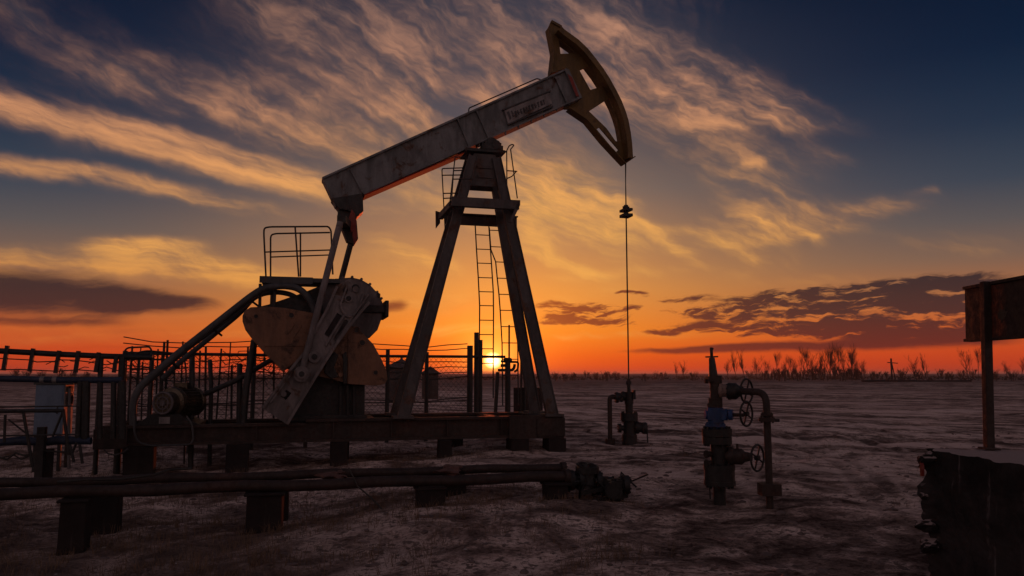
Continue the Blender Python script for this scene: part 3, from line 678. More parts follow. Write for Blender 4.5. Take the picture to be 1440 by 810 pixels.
# cranks with their counterweights
crank_o = [(368,573),(404,597.5),(443.5,531),(473,484),(493,455),(518,425),(530,413),(513,399),(492,391.5),(474,401),(458,437),(440,468),(426,498),(412,514),(401,529)]
def crank(tf, tb, sgn, mm):
    m = MB(); q = [P(x, y, tf) for x, y in crank_o]
    hole = [[(468,478),(485,449),(492,453),(475,482)], [(456,470),(474,440),(481,444),(463,475)], [(394,556),(403,548),(410,553),(402,563)]]
    m.prism(q, tf, tb, [[P(x, y, tf) for x, y in h] for h in hole])
    for pts, w in (([(370,573),(402,529),(413,514),(428,496),(442,467),(459,437),(474,403)], .05), ([(404,596),(443,531),(473,484),(493,456),(519,425)], .05), ([(380,566),(412,522)], .03), ([(478,430),(488,402)], .03), ([(497,444),(518,414)], .03)):
        pp = [P(x, y, tf) for x, y in pts]
        for a, b in zip(pp, pp[1:]): m.bar(a, b, w, .13)
    m.tube([P(x, y, tf) - Vector((0, .0, 0)) for x, y in [(479,425),(480,434),(485,443),(492,446),(499,442),(507,428),(511,414)]], .034, 8)
    m.tube([P(x, y, tf) for x, y in [(484,444),(470,466),(458,486)]], .03, 8); m.tube([P(x, y, tf) for x, y in [(497,444),(484,466),(472,484)]], .03, 8); m.tube([P(x, y, tf) for x, y in [(477,455),(463,478)]], .022, 8)
    for x, y, rr, d in ((424, 526, .145, .16), (424, 526, .085, .24), (442, 502, .11, .09), (399, 554, .05, .05), (500, 407, .06, .05), (490, 420, .075, .05)):
        c = P(x, y, tf); m.cyl(c + Vector((0, -d * sgn, 0)), c, rr, n=22)
    for k in range(10):
        c = P(424, 526, tf) + Vector((math.cos(k * .628) * .115, -.17 * sgn, math.sin(k * .628) * .115)); m.cyl(c, c + Vector((0, .02 * sgn, 0)), .014, n=6)
    o = m.build('crank', mm, jack)
    for x, y, rr, dd in ((424, 526, .052, .245), (442, 502, .055, .095), (399, 555, .06, .004), (490, 420, .05, .054), (500, 405, .075, .004), (486, 408, .05, .004)):
        c = P(x, y, tf) + Vector((0, -dd * sgn, 0)); MB().cyl(c, c - Vector((0, .006 * sgn, 0)), rr, n=16).build('bore', M['black_steel'], o)
    return o
cr1 = crank(-.14, .02, 1, M['cast_grey'])
lw = [(352.5,432),(344,437),(341,444),(341,452),(345,464),(356,479),(371,495.5),(385,509),(398,523),(428,498),(446,462),(452,440),(440,440),(423,437),(400,433),(375,431)]
rw = [(474,480),(490,457),(500,460),(510,468.5),(525,484),(537,506),(543.5,522),(545,534),(541,540),(529,542.5),(490,540),(468,533.5),(444,528)]
def weight(o, t0, t1, par, hs, bosses):
    m = MB(); m.prism([P(x, y, t0) for x, y in o], t0, t1)
    for x, y, rr in bosses: c = P(x, y, t0); m.torus(c, (0, 1, 0), rr, .012, 16, 6)
    for (x0, y0, x1, y1) in hs: m.bar(P(x0, y0, t0), P(x1, y1, t0), .025, .03)
    w = m.build('counterweight', M['weight_paint'], par, .02)
    for x, y, rr in bosses: c = P(x, y, t0); MB().cyl(c - Vector((0, .004, 0)), c + Vector((0, .02, 0)), rr, n=14).build('lifting_hole', M['black_steel'], w)
    return w
w1_ = weight(lw, .055, .42, cr1, [(372, 486, 436, 486), (404, 470, 414, 456), (412, 476, 424, 458)], [(360, 445, .045), (410, 443.5, .055)])
w2_ = weight(rw, .055, .42, cr1, [(490, 470, 490, 540), (487, 500, 487, 540)], [(509.5, 482, .06), (528, 524, .05), (501, 464, .06)])
m = MB()
wr = random.Random(3)
for k in range(16):
    x, y = wr.uniform(466, 484), wr.uniform(492, 530); c = P(x, y, .05); m.cyl(c - Vector((0, .06, 0)), c, wr.uniform(.03, .07), n=8)
m.build('clamp_bolts', M['weight_paint'], w2_)
for pts_ in ([(430,496),(437,474),(447,464),(452,478),(442,498),(434,506)], [(458,512),(470,494),(476,500),(470,516),(476,530),(466,533),(456,524)], [(482,498),(487,494),(489,506),(488,540),(483,540)]):  # black blocks added as shadow gaps around the weights, and one dark bar
    MB().prism([P(x, y, -.02) for x, y in pts_], -.02, .054).build('shadow_block', M['black_steel'], cr1, .01)
# the far crank, mostly hidden
m = MB(); m.prism([P(x, y, W - .02) for x, y in [(378,560),(408,585),(450,520),(505,440),(520,425),(500,410),(470,440),(420,500)]], W - .02, W + .14); cr2 = m.build('crank', M['dark_steel'], jack)
m = MB(); m.prism([P(x, y, W - .35) for x, y in [(356,452),(352,466),(372,496),(405,520),(430,500),(446,462),(400,450)]], W - .38, W - .03); m.build('counterweight', M['weight_paint'], cr2, .02)
m = MB(); m.prism([P(x, y, W - .35) for x, y in [(474,490),(500,470),(524,500),(530,520),(522,530),(470,526)]], W - .38, W - .03); m.build('counterweight', M['weight_paint'], cr2, .02)
# gearbox
gF = .46
m = MB(); m.prism([P(x, y, gF) for x, y in [(400,436),(430,410),(455,400),(470,394.5),(482,391),(495,390),(508,393),(520,400),(530,411),(536,420),(540,432),(537,447),(531,464),(520,475),(500,484),(440,500),(405,470)]], gF, W - .46)
for k in range(7):
    a = [(470,394.5),(482,391),(495,390),(508,393),(520,400),(530,411),(536,420)][k]; c = P(*a, gF + .04); m.cyl(c - Vector((0, .07, 0)), c, .03, n=6)
gear = m.build('gearbox', M['cast_dark'], jack, .02)
m = MB(); a = P(502, 429, gF); b = P(541, 440, gF); m.span((a.x, gF - .06, b.z), (b.x, W - .42, a.z)); m.span((b.x, gF - .1, P(541, 446, gF).z), (b.x + .07, W - .4, P(541, 423, gF).z))
m.prism([P(x, y, gF) for x, y in [(528,409),(535,413),(535,421),(530,419)]], gF, gF + .3)
m.build('flange', M['black_steel'], gear, .01)
MB().prism([P(x, y, .30) for x, y in [(352,433.5),(378,427),(430,409.5),(452,404),(455,440),(425,452),(400,434),(372,431)]], .44, .60).build('cover_plate', M['black_steel'], gear)
# stand below the gearbox
m = MB(); m.prism([P(x, y, .3) for x, y in [(404,592),(430,540),(447,500),(513,500),(513,592)]], .30, W - .30)
for x in (478, 488, 497): a = P(x, 500, .26); b = P(x + 1, 592, .26); m.bar(a, b, .05, .08)
m.span((P(404, 590, .25).x, .22, .68), (P(516, 590, .25).x, W - .2, .80))
stand = m.build('gearbox_stand', M['black_steel'], jack, .01)
m = MB().span((P(512.5, 500, .3).x, .36, P(512, 540, .3).z), (P(514, 500, .3).x, W - .36, .80)); m.build('sun_edge_plate', M['red_paint'], stand)['label'] = 'added plate coloured as a red sunlit edge'  # sunlit red edge of the stand, painted as an added plate

# belt guard: two long hoops from the motor to the gearbox sheave
g = MB()
g.bend([P(x, y, .22) for x, y in [(187,599),(186.5,566),(196,545),(240,505),(352,417),(372,404),(400,401.5),(420,405),(434,418),(441,434),(444,448)]], .066, 10, rad=.35)
g.bend([P(x, y, .50) for x, y in [(229,533),(250,512),(338,440),(356,419),(372,412),(394,410.5),(412,415),(424,425),(431,440)]], .050, 10, rad=.3)
g.bend([P(x, y, .30) for x, y in [(205,542),(262,493),(345,431),(352,425)]], .028, 8)
guard = g.build('belt_guard', M['guard_steel'], jack)
for x, y in ((240, 506), (300, 460), (352, 419)): MB().bar(P(x, y + 3, .22), P(x + 12, y + 12, .5), .04, .02).build('guard_bracket', M['dark_steel'], guard)
for px_, t in ((366, .35), (387, .35), (383, .9)):
    MB().cyl(P(px_, 399, t), P(px_ - 1.5, 470 if px_ < 370 else 432, t), .03, n=8).build('guard_post', M['dark_steel'], guard)
# motor
ma = F.P(229, 567, -.02); ax_ = Vector((.42, .9, 0)).normalized()
m = MB(); m.lathe(ma, ax_, [(0, .14), (.0, .185), (.05, .20), (.22, .20), (.24, .27), (.30, .285), (.34, .285), (.36, .262), (.86, .262), (.88, .285), (.96, .28), (1.0, .2), (1.02, .07), (1.14, .06)], 28)
for k in range(26):
    a = 2 * math.pi * k / 26; d = ax_.cross(Vector((0, 0, 1))) * math.cos(a) + Vector((0, 0, math.sin(a))); m.bar(ma + d * .265 + ax_ * .37, ma + d * .265 + ax_ * .85, .014, .05, d)
m.span(ma + Vector((.12, .45, .24)), ma + Vector((.34, .72, .36)))
mot = m.build('motor', M['motor'], jack)
m = MB(); m.torus(ma + ax_ * .0, ax_, .19, .022, 28); m.torus(ma + ax_ * -.004, ax_, .11, .012, 24); m.cyl(ma - ax_ * .02, ma, .05)
for k in range(8):
    a = k * math.pi / 4; d = ax_.cross(Vector((0, 0, 1))) * math.cos(a) + Vector((0, 0, math.sin(a))); m.cyl(ma + d * .05 - ax_ * .004, ma + d * .19 - ax_ * .004, .008, n=5)
m.build('fan_cover', M['cast_dark'], mot)
m = MB(); z0 = .67
m.prism([(ma.x - .46, z0), (ma.x + .62, z0), (ma.x + .35, z0 + .13), (ma.x + .30, ma.z - .2), (ma.x - .22, ma.z - .2), (ma.x - .30, z0 + .12)], .06, 1.15)
m.build('motor_base', M['black_steel'], mot, .01)
MB().span((ma.x - .06, .035, ma.z - .37), (ma.x + .12, .06, ma.z - .25)).build('rating_plate', M['pale_grey'], mot)
MB().bend([P(x, y, -.10) for x, y in [(188,585),(189,610),(194,622),(210,627),(268,625),(272,618),(270,596),(262,585)]], .018, 8, rad=.2).build('conduit', M['guard_steel'], jack)
MB().tube([P(x, y, -.10) for x, y in [(146,632),(152,638),(162,640),(172,637),(180,631)]], .015, 6).build('conduit', M['guard_steel'], jack)
# platform over the guard
m = MB(); a, b = P(366, 397, .25), P(482, 388, .25); zz = P(420, 392, .25).z
m.span((P(367, 392, .25).x, .25, zz - .06), (P(478, 392, .25).x, 1.15, zz + .02)); m.span((P(365, 392, .25).x, .22, zz - .10), (P(440, 392, .25).x, .247, zz + .03))
gp = m.build('gearbox_platform', M['guard_steel'], jack)
for t, pts, mids, cp in ((.30, [(374,390),(371,328),(371.5,320.5),(380,319),(462,318.5),(465.5,324),(468,386)], (354.5, 372, 466), (415, 319, 420, 389)), (1.10, [(380.5,390),(380.5,334),(382,330),(388,328.5),(464,327)], (361.5, 381, 465), (422.5, 328, 422.5, 389))):
    m = MB().bend([P(x, y, t) for x, y in pts], .017, 8, rad=.12)
    m.cyl(P(mids[1], mids[0], t), P(mids[2], mids[0] - 3, t), .014, n=6); m.cyl(P(cp[0], cp[1], t), P(cp[2], cp[3], t), .017, n=6); m.build('railing', M['dark_steel'], gp)
for x in (384.5, 474): MB().cyl(P(x, 392, .9), (P(x, 392, .9).x, .9, P(x, 440, .9).z), .04, n=8).build('platform_post', M['dark_steel'], gp)

# concrete piles that carry the skid
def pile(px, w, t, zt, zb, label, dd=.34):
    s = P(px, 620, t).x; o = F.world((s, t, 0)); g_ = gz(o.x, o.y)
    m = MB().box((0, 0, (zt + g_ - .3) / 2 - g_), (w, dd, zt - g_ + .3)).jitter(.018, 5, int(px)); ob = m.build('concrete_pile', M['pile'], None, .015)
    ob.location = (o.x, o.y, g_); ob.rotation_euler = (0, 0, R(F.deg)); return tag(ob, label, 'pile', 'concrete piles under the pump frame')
pile(187.5, .25, .10, .305, 0, 'dark pile under the pump frame below the motor, left one of a tight pair')
pile(208, .25, .10, .305, 0, 'dark pile under the pump frame below the motor, right one of a tight pair')
pile(335, .40, .10, .305, 0, 'dark wide pile under the pump frame below the rounded left counterweight')
pile(476.5, .32, .10, .305, 0, 'dark pile under the pump frame below the crank and gearbox stand')
pile(625, .26, .10, .305, 0, 'narrow dark pile alone under the pump frame between the tower legs')
pile(728, .36, .14, .285, 0, 'dark block under the right end of the pump frame, left of its gap', .5)
pile(779, .36, .14, .285, 0, 'dark block under the outermost right corner of the pump frame', .5)
for px, lb in ((330, 'rear pile under the far side of the pump frame left of the crank'), (640, 'rear pile under the far side of the pump frame behind the tower legs'), (480, 'rear pile under the far side of the pump frame below the gearbox')): pile(px, .3, W - .12, .305, 0, lb)

# ------------------------------------------------------------------ wellhead under the rod
WF = Frame(F.world((rodx, rod_t, gz(*F.world((rodx, rod_t, 0)).xy) - .02)), 0.0); Q = WF.P
wh = thing('wellhead', 'squat dark wellhead clamped round the polished rod beneath the pump head', 'wellhead', WF.o)
k = WF.o.y / 1120
m = MB(); zc_ = lambda y: Q(888, y, 0).z
m.lathe((0, 0, -.1), (0, 0, 1), [(0, .09), (zc_(626) + .1, .09)], 16).flange((0, 0, zc_(618)), (0, 0, 1), .165, .22).cyl((0, 0, zc_(611)), (0, 0, zc_(590)), .135).flange((0, 0, zc_(586)), (0, 0, 1), .19, .17, 10)
m.cyl((0, 0, zc_(580)), (0, 0, zc_(564)), .085).build('casing_head', M['black_steel'], wh)
m = MB().cyl((0, 0, zc_(568)), (0, 0, zc_(551)), .10).cyl((0, 0, zc_(552)), (0, 0, zc_(533)), .042, .036).cyl((-.13, 0, zc_(557)), (.12, 0, zc_(557)), .07).box((.11, 0, zc_(555)), (.05, .2, .2)).cyl((0, 0, zc_(541)), (0, 0, zc_(536)), .06)
m.build('stuffing_box', M['black_steel'], wh)
m = MB().cyl((-.10, 0, zc_(557)), (-.30, 0, zc_(557)), .075).flange((-.13, 0, zc_(557)), (1, 0, 0), .11, .05).flange((-.27, 0, zc_(559)), (1, 0, 0), .12, .06).cyl((-.2, -.05, zc_(560)), (-.2, -.22, zc_(562)), .05); m.build('flow_valve', M['black_steel'], wh)
m = MB().bend([(-.28, 0, zc_(558)), (-.43, 0, zc_(558)), (-.43, 0, -.08)], .052, 12, rad=.14).flange((-.43, 0, .12), (0, 0, 1), .11, .10); m.build('flow_pipe', M['rust_pipe'], wh)
m = MB().cyl((.1, 0, zc_(600)), (.30, 0, zc_(602)), .10).flange((.16, 0, zc_(601)), (1, 0, 0), .14, .07).flange((.33, 0, zc_(602)), (1, 0, 0), .13, .08); v_ = m.build('side_valve', M['black_steel'], wh)
MB().bend([(.22, -.05, zc_(594)), (.38, -.05, zc_(597)), (.39, -.05, zc_(622))], .016, 6).build('handle', M['dark_steel'], v_)
MB().cyl((-.1, 0, zc_(602)), (-.24, 0, zc_(602)), .06).flange((-.22, 0, zc_(602)), (1, 0, 0), .10, .06).build('blind_flange', M['black_steel'], wh)

# ------------------------------------------------------------------ christmas tree on the right
TF = Frame(ground_at(1012, 703, -.01), 0.0); T = TF.P
tree = thing('christmas_tree', 'upright wellhead stack with blue valve, three handwheels and bent outlet pipe', 'wellhead', TF.o)
u = TF.o.y / 1120; Z = lambda y: T(1010, y, 0).z; XX = lambda x, y=600: T(x, y, 0).x
def vert(prof_px, x0):                                       # stack of (y0, y1, half width px)
    m = MB()
    for y0, y1, hw in prof_px: m.cyl((XX(x0, y0), 0, Z(y1)), (XX(x0, y0), 0, Z(y0)), hw * u, n=18)
    return m
m = vert([(683, 720, 8.5), (622, 656, 12)], 1011.5).cyl((XX(1010), 0, Z(682)), (XX(1010), 0, Z(653)), 20.5 * u, n=24)
m.flange((XX(1010), 0, Z(657)), (0, 0, 1), 21.5 * u, 6 * u, 12).flange((XX(1010), 0, Z(679)), (0, 0, 1), 21.5 * u, 6 * u, 12)
m.cyl((XX(993), -.1, Z(681)), (XX(993.5), -.1, Z(700)), .012, n=6)
m.build('casing_head', M['black_steel'], tree, .008)
m = MB().flange((XX(1008), 0, Z(608)), (0, 0, 1), 20.5 * u, 10 * u, 10).flange((XX(1008), 0, Z(619)), (0, 0, 1), 20 * u, 9.5 * u, 10); m.build('main_flange', M['black_steel'], tree)
# blue master valve
m = vert([(573, 594, 11), (592, 604, 10)], 1006).box((XX(1006), 0, Z(583)), (24 * u, .18, 14 * u)).flange((XX(1006), 0, Z(598)), (0, 0, 1), 14 * u, 4 * u).cyl((XX(992), 0, Z(583)), (XX(1022), 0, Z(583)), .055).flange((XX(1020), -.02, Z(583)), (1, -.4, 0), .075, .05).flange((XX(1027), -.03, Z(583)), (1, -.4, 0), .07, .05)
bv = m.build('master_valve', M['blue_paint'], tree, .006); bv['label'] = 'blue master valve'
wx_ = Vector((.70, -.71, 0))
MB().cyl((XX(1027), -.03, Z(583)), (XX(1044), -.09, Z(583)), .022, n=10).build('stem', M['rust_pipe'], bv)
MB().wheel((XX(1047), -.10, Z(581.5)), wx_, 16.5 * u).build('handwheel', M['black_steel'], bv)
# upper body and swab stem
m = vert([(538, 562, 7.5), (560, 572, 9.5), (528, 539, 9)], 1006)
m.flange((XX(1006), 0, Z(570)), (0, 0, 1), 10.5 * u, 4 * u).box((XX(1004.5), 0, Z(533)), (18 * u, .16, 7 * u)).cyl((XX(997), -.02, Z(536)), (XX(992), -.02, Z(536)), .03); m.build('upper_tee', M['rust_pipe'], tree)
m = MB().cyl((XX(1005), 0, Z(529)), (XX(1003.5), 0, Z(503)), 6.2 * u, 4 * u, 12).cyl((XX(1003.5), 0, Z(504)), (XX(1003.2), 0, Z(489)), 2.2 * u, n=8).cyl((XX(994.5), 0, Z(502)), (XX(1012.5), 0, Z(501.5)), .010, n=6).cyl((XX(1002), 0, Z(489.5)), (XX(1006), 0, Z(491)), .015, n=6); m.build('swab_stem', M['black_steel'], tree)
m = MB().cyl((XX(1011), 0, Z(549)), (XX(1024), -.03, Z(549)), 9 * u, n=20).flange((XX(1014), -.01, Z(549)), (1, -.2, 0), 11 * u, 3.5 * u); m.build('outlet_spool', M['pink_steel'], tree)
m = MB().lathe((XX(1023), -.03, Z(550)), (1, -.35, 0), [(0, 9 * u), (2 * u, 11.5 * u), (12 * u, 11.5 * u), (16 * u, 8 * u), (20 * u, 6 * u)], 20).flange((XX(1026), -.04, Z(550)), (1, -.35, 0), 12 * u, 4 * u)
wv = m.build('wing_valve', M['black_steel'], tree)
MB().cyl((XX(1040), .05, Z(551)), (XX(1056), .16, Z(551)), .02, n=8).wheel((XX(1057), .17, Z(550.5)), wx_, 17 * u).build('handwheel', M['black_steel'], wv)
# outlet pipe, bent down towards the viewer
e_ = TF.local(at(1079, 600, TF.o.y - .55)); pb = TF.local(at(1079, 745, TF.o.y - .55))
p1_ = Vector((e_.x, e_.y, Z(550) - .005)); p0_ = Vector((XX(1039), -.07, Z(550)))
m = MB().bend([p0_, p1_, (e_.x, e_.y, TF.local(at(1079, 745, TF.o.y - .55)).z)], 4.7 * u, 14, rad=.16)
pz = lambda y: TF.local(at(1079, y, TF.o.y - .55)).z
m.flange((e_.x, e_.y, pz(590)), (0, 0, 1), .095, .05, 6).flange((e_.x, e_.y, pz(583)), (0, 0, 1), .075, .03, 6)
m.box((e_.x, e_.y, pz(688)), (27 * u * .94, .2, 16 * u * .94)); m.cyl((e_.x - .1, e_.y, pz(590)), (e_.x + .14, e_.y - .03, pz(591)), .02, n=8)
m.build('outlet_pipe', M['rust_pipe'], tree)
# lower side valve
m = MB().lathe((XX(1018), -.03, Z(641)), (1, -.35, 0), [(0, 9 * u), (5 * u, 9 * u), (5 * u, 13 * u), (9 * u, 13 * u), (12 * u, 11 * u), (22 * u, 11 * u), (26 * u, 7 * u), (36 * u, 5 * u)], 20).cyl((XX(1033), -.1, Z(635)), (XX(1033), -.1, Z(623)), .016, n=6)
lv = m.build('casing_valve', M['rust_pipe'], tree)
MB().wheel((XX(1058), -.17, Z(642)), wx_, 17.5 * u).build('handwheel', M['black_steel'], lv)
m = MB()
for y in (638, 651): m.cyl((XX(1000), -.02, Z(y)), (XX(992), -.05, Z(y)), .035, n=10).cyl((XX(992.5), -.05, Z(y)), (XX(989.5), -.06, Z(y)), .05, n=8)
m.build('plug', M['rust_pipe'], tree)

# ------------------------------------------------------------------ pipe rack in front
RF = Frame(ground_at(797, 705), 13.6); RP = RF.P
fr0, fr1 = RP(797, 670, 0), RP(-60, 687, 0); zf = fr0.z
def run(t, r, x0, x1, z, label):
    m = MB(); n = 24; pts = [Vector((x0 + (x1 - x0) * i / n, 0, .012 * math.sin(i * 1.7 + t * 5))) for i in range(n + 1)]
    m.tube(pts, r, 14)
    m.flange(pts[0], (1, 0, 0), r * 1.45, .06, 8)
    for i in (5, 11, 17): m.cyl(pts[i] - Vector((.012, 0, 0)), pts[i] + Vector((.012, 0, 0)), r * 1.06, n=14)
    o = m.build('steel_pipe', M['rust_pipe']); o.location = RF.world((0, t, z)); o.rotation_euler = (0, 0, R(RF.deg)); return tag(o, label, 'pipe', 'pipes along the low rack')
front_p = run(0, .066, fr0.x, RP(-900, 690, 0).x, zf, 'long rusty pipe on low posts, the nearer of the pair in front of the pump')
rr_ = RP(792, 657, .85); run(.85, .058, rr_.x, RP(-900, 670, .85).x, rr_.z, 'long rusty pipe on low posts, the farther of the pair in front of the pump')
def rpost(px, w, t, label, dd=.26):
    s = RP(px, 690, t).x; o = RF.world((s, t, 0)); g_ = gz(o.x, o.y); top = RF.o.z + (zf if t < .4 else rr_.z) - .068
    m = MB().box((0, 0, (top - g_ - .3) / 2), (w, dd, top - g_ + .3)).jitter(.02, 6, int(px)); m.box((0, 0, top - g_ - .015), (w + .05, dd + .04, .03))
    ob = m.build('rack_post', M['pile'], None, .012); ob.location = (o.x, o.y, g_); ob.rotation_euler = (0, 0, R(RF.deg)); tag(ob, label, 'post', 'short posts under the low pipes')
rpost(108, .27, 0, 'leftmost and tallest black post under the nearer low pipe')
rpost(373, .40, 0, 'wide black post under the nearer low pipe, left of the crank')
rpost(604.5, .33, 0, 'black post under the nearer low pipe, in front of the tower')
rpost(781, .28, 0, 'black post at the right end of the nearer low pipe beside the valve')
rpost(152, .28, .85, 'black post under the farther low pipe, just right of the tallest post')
rpost(388, .30, .85, 'black post under the farther low pipe, behind the wide one')
rpost(640, .26, .85, 'black post under the farther low pipe, behind the tower front')
rpost(783, .26, .85, 'black post under the right end of the farther low pipe')
for px_, py_, t_, lb in ((477, 662, .42, 'crumpled reddish rag on the low pipes below the gearbox stand'), (635, 661, .42, 'crumpled reddish rag on the low pipes below the tower')):
    q_ = RF.world(RP(px_, py_, t_)); bm0 = MB(); bmesh.ops.create_icosphere(bm0.bm, subdivisions=3, radius=.1)
    for v in bm0.bm.verts:
        v.co *= 1 + 1.6 * float(fbm(np.array(v.co.x * 11 + px_), np.array(v.co.y * 11 + v.co.z * 9), 3, 5)); v.co.x *= 1.5; v.co.y *= 3.2; v.co.z *= .55
    o = bm0.build('rag', M['rag']); o.location = (q_.x, q_.y, RF.o.z + zf + .055); o.rotation_euler = (0, 0, R(RF.deg)); tag(o, lb, 'rag')
m = MB(); m.tube([RF.world(p) for p in [RP(80, 682, -.02) + Vector((0, 0, .03)), RP(120, 676, .0) + Vector((0, 0, .01)), RP(170, 674, .3), RP(215, 668, .5), RP(238, 664, .8) + Vector((0, 0, .03)), RP(270, 661, .85) + Vector((0, 0, .02))]], .014, 7)
tag(m.build('hose', M['cable']), 'thin hose lying across the two low pipes at left', 'hose')
m = MB(); m.tube([RF.world(p) for p in [RP(490, 662, .0) + Vector((0, -.05, .04)), RP(503, 684, -.1), RP(522, 700, -.2), RP(537, 716, -.25)]], .010, 6)
tag(m.build('cable', M['cable']), 'dark cable hanging from the low pipe to the ground below the gearbox', 'cable')
# valve assembly at the right end of the rack
VF = Frame(ground_at(850, 704), 13.6); VP = VF.P
pv = thing('pipeline_valve', 'lumpy black valve assembly on the ground at the end of the low pipes', 'valve', VF.o, VF.deg)
vz = VP(820, 676, 0).z
s0 = VP(799, 676, .1).x
m = MB().cyl((s0, .1, vz), (VP(860, 676, .1).x, .1, vz - .05), .075).flange((s0 + .03, .1, vz), (1, 0, 0), .13, .06).flange((VP(815, 676, .1).x, .1, vz), (1, 0, 0), .13, .06).flange((VP(840, 676, .1).x, .1, vz - .03), (1, 0, 0), .14, .07)
m.cyl((VP(826, 676, .1).x, .1, vz - .1), (VP(826, 676, .1).x, .1, vz + .11), .13, .10).cyl((VP(826, 676, .1).x, .1, vz + .08), (VP(826, 676, .1).x, .1, vz + .16), .15); body_ = m.build('gate_valve', M['black_steel'], pv)
MB().cyl((VP(826, 676, .1).x, .1, vz + .14), (VP(820, 676, .1).x, -.02, vz + .19), .03).wheel((VP(826, 676, .1).x, .1, vz + .175), (.1, -.15, 1), .13).build('handwheel', M['black_steel'], body_)
m = MB(); c_ = Vector((VP(862, 684, 0).x, 0, VP(862, 684, 0).z)); m.cyl((c_.x, 0, -.15), (c_.x, 0, c_.z + .06), .10).flange((c_.x, 0, c_.z - .1), (0, 0, 1), .15, .08).flange((c_.x, 0, c_.z + .05), (0, 0, 1), .15, .08).cyl((c_.x - .02, 0, c_.z + .01), (c_.x + .19, -.05, c_.z + .02), .09).flange((c_.x + .16, -.04, c_.z + .02), (1, -.2, 0), .12, .07).cyl((c_.x - .05, .0, c_.z), (c_.x - .07, -.2, c_.z - .02), .08).flange((c_.x - .07, -.2, c_.z - .02), (.1, 1, 0), .11, .05)
m.build('check_valve', M['black_steel'], pv)

tg = random.Random(5); m = MB()
for i in range(7):
    x0 = tg.uniform(s0 - .1, c_.x); m.tube([(x0 + j * .09 + tg.uniform(-.05, .05), tg.uniform(-.22, .12), max(-.02, vz * tg.uniform(.2, 1.35))) for j in range(6)], .012, 5)
for i in range(5): q_ = Vector((tg.uniform(s0, c_.x + .1), tg.uniform(-.2, .05), tg.uniform(.0, .12))); m.bar(q_, q_ + Vector((tg.uniform(.1, .3), tg.uniform(-.1, .1), tg.uniform(-.04, .12))), .05, .03)
m.build('scrap_tangle', M['black_steel'], pv)

# ------------------------------------------------------------------ crumbled block and sign on the right
def block():
    A = Vector((3.335, 6.55, 0)); B = Vector((3.475, 4.9, 0)); D = Vector((6.2, 6.2, 0)); top = .985
    bm0 = bmesh.new(); bmesh.ops.create_cube(bm0, size=1.0)
    bmesh.ops.subdivide_edges(bm0, edges=bm0.edges, cuts=60, use_grid_fill=True)
    e1 = B - A; e2 = D - A
    for v in bm0.verts:
        a, b, z = v.co.y * -1 + .5, v.co.x + .5, v.co.z + .5            # a towards the viewer, b to the right
        p = A + e1 * a + e2 * b; p.z = -.35 + z * (top + .35)
        n = float(fbm(np.array(p.y * 3.1 + p.x * 2), np.array(p.z * 3.1), 4, 91)); n2 = float(fbm(np.array(p.y * 9 + p.x * 7), np.array(p.z * 9), 3, 95))
        ed = math.exp(-((a / .07) ** 2) - ((b / .03) ** 2)); side = math.exp(-(b / .02) ** 2)
        p.x += ed * (-.035 + .05 * n + .05 * n2) + side * (.03 * n + .02 * n2)
        p.y += -ed * (.02 + .07 * n2)
        if z > .97: p.z += .012 * n2 + .015 * n 
        p.z += .02 * ed * n2
        n3 = float(fbm(np.array(p.y * 24 + p.x * 20), np.array(p.z * 24), 2, 99)); p.x += .012 * n3 * (b < .5) + ed * .035 * n3; v.co = p
    me = bpy.data.meshes.new('concrete_block'); bm0.to_mesh(me); bm0.free(); me.materials.append(M['block'])
    o = bpy.data.objects.new('concrete_block', me); C.objects.link(o)
    tag(o, 'big black crumbling concrete block with light dusty top at the right edge', 'block'); return o
blk = block()
def chunk(px, py, Y, r, seed, sc=(1, 1, 1)):
    m = MB(); bmesh.ops.create_icosphere(m.bm, subdivisions=3, radius=r)
    for v in m.bm.verts:
        q = v.co / r; v.co = v.co * (1 + .9 * float(fbm(np.array(q.x * 1.7 + seed), np.array(q.y * 1.7 + q.z * 1.3), 3, seed))); v.co = Vector((v.co.x * sc[0], v.co.y * sc[1], v.co.z * sc[2])) + at(px, py, Y)
    return m
for q in ((1305, 646, 6.5, .075, 3, (1, 1, .7)), (1304, 697, 6.5, .07, 5, (1, 1, .6)), (1303, 738, 6.48, .08, 9, (1, 1, .55)), (1308, 768, 6.46, .08, 14, (1, 1, .6))):
    chunk(*q).build('broken_lump', M['block'], blk)
m = MB(); ca = at(1293, 652, 6.50); cb = at(1293, 669, 6.50)
m.prism([(0, .05), (.026, .035), (.035, 0), (.02, -.05), (-.012, -.055), (-.024, .01)], -.012, .012)
rc_ = m.build('sun_spot_chip', M['red_paint'], blk); rc_.location = at(1296.5, 660, 6.42); rc_.rotation_euler = (0, 0, R(-106)); rc_['label'] = 'small added chip coloured as red sunlight on the broken corner'  # red sunlit spot on the corner, painted as an added chip

sgn = thing('sign_board', 'dark rusty sign board on a single post standing on the black block', 'sign', at(1391, 630, 6.42))
sgn.rotation_euler = (0, R(2.3), 0)
so = sgn.location
m = MB().bar((0, 0, -.012), (at(1391.5, 392, 6.42) - so).__class__((0, 0, 1.33)), .062, .062, (0, 1, 0)); m.span((-.06, -.06, -.012), (.06, .06, .004)); m.build('post', M['rust_pipe'], sgn, .005)
zb_, zt_ = 1.6 + 48.5 * 6.5 / 1120 * .995 - so.z, 1.6 + 126 * 6.45 / 1120 - so.z
m = MB(); x0 = .036
m.span((x0, -1.9, zb_), (x0 + .02, .36, zt_))
for z in (zb_, zt_): m.span((x0 - .02, -1.9, z - .012), (x0 + .05, .36, z + .012))
for y in (.36, -.55, -1.2): m.span((x0 + .02, y - .02, zb_ + .012), (x0 + .05, y, zt_ - .012))
pn = m.build('panel', M['rust_pipe'], sgn)
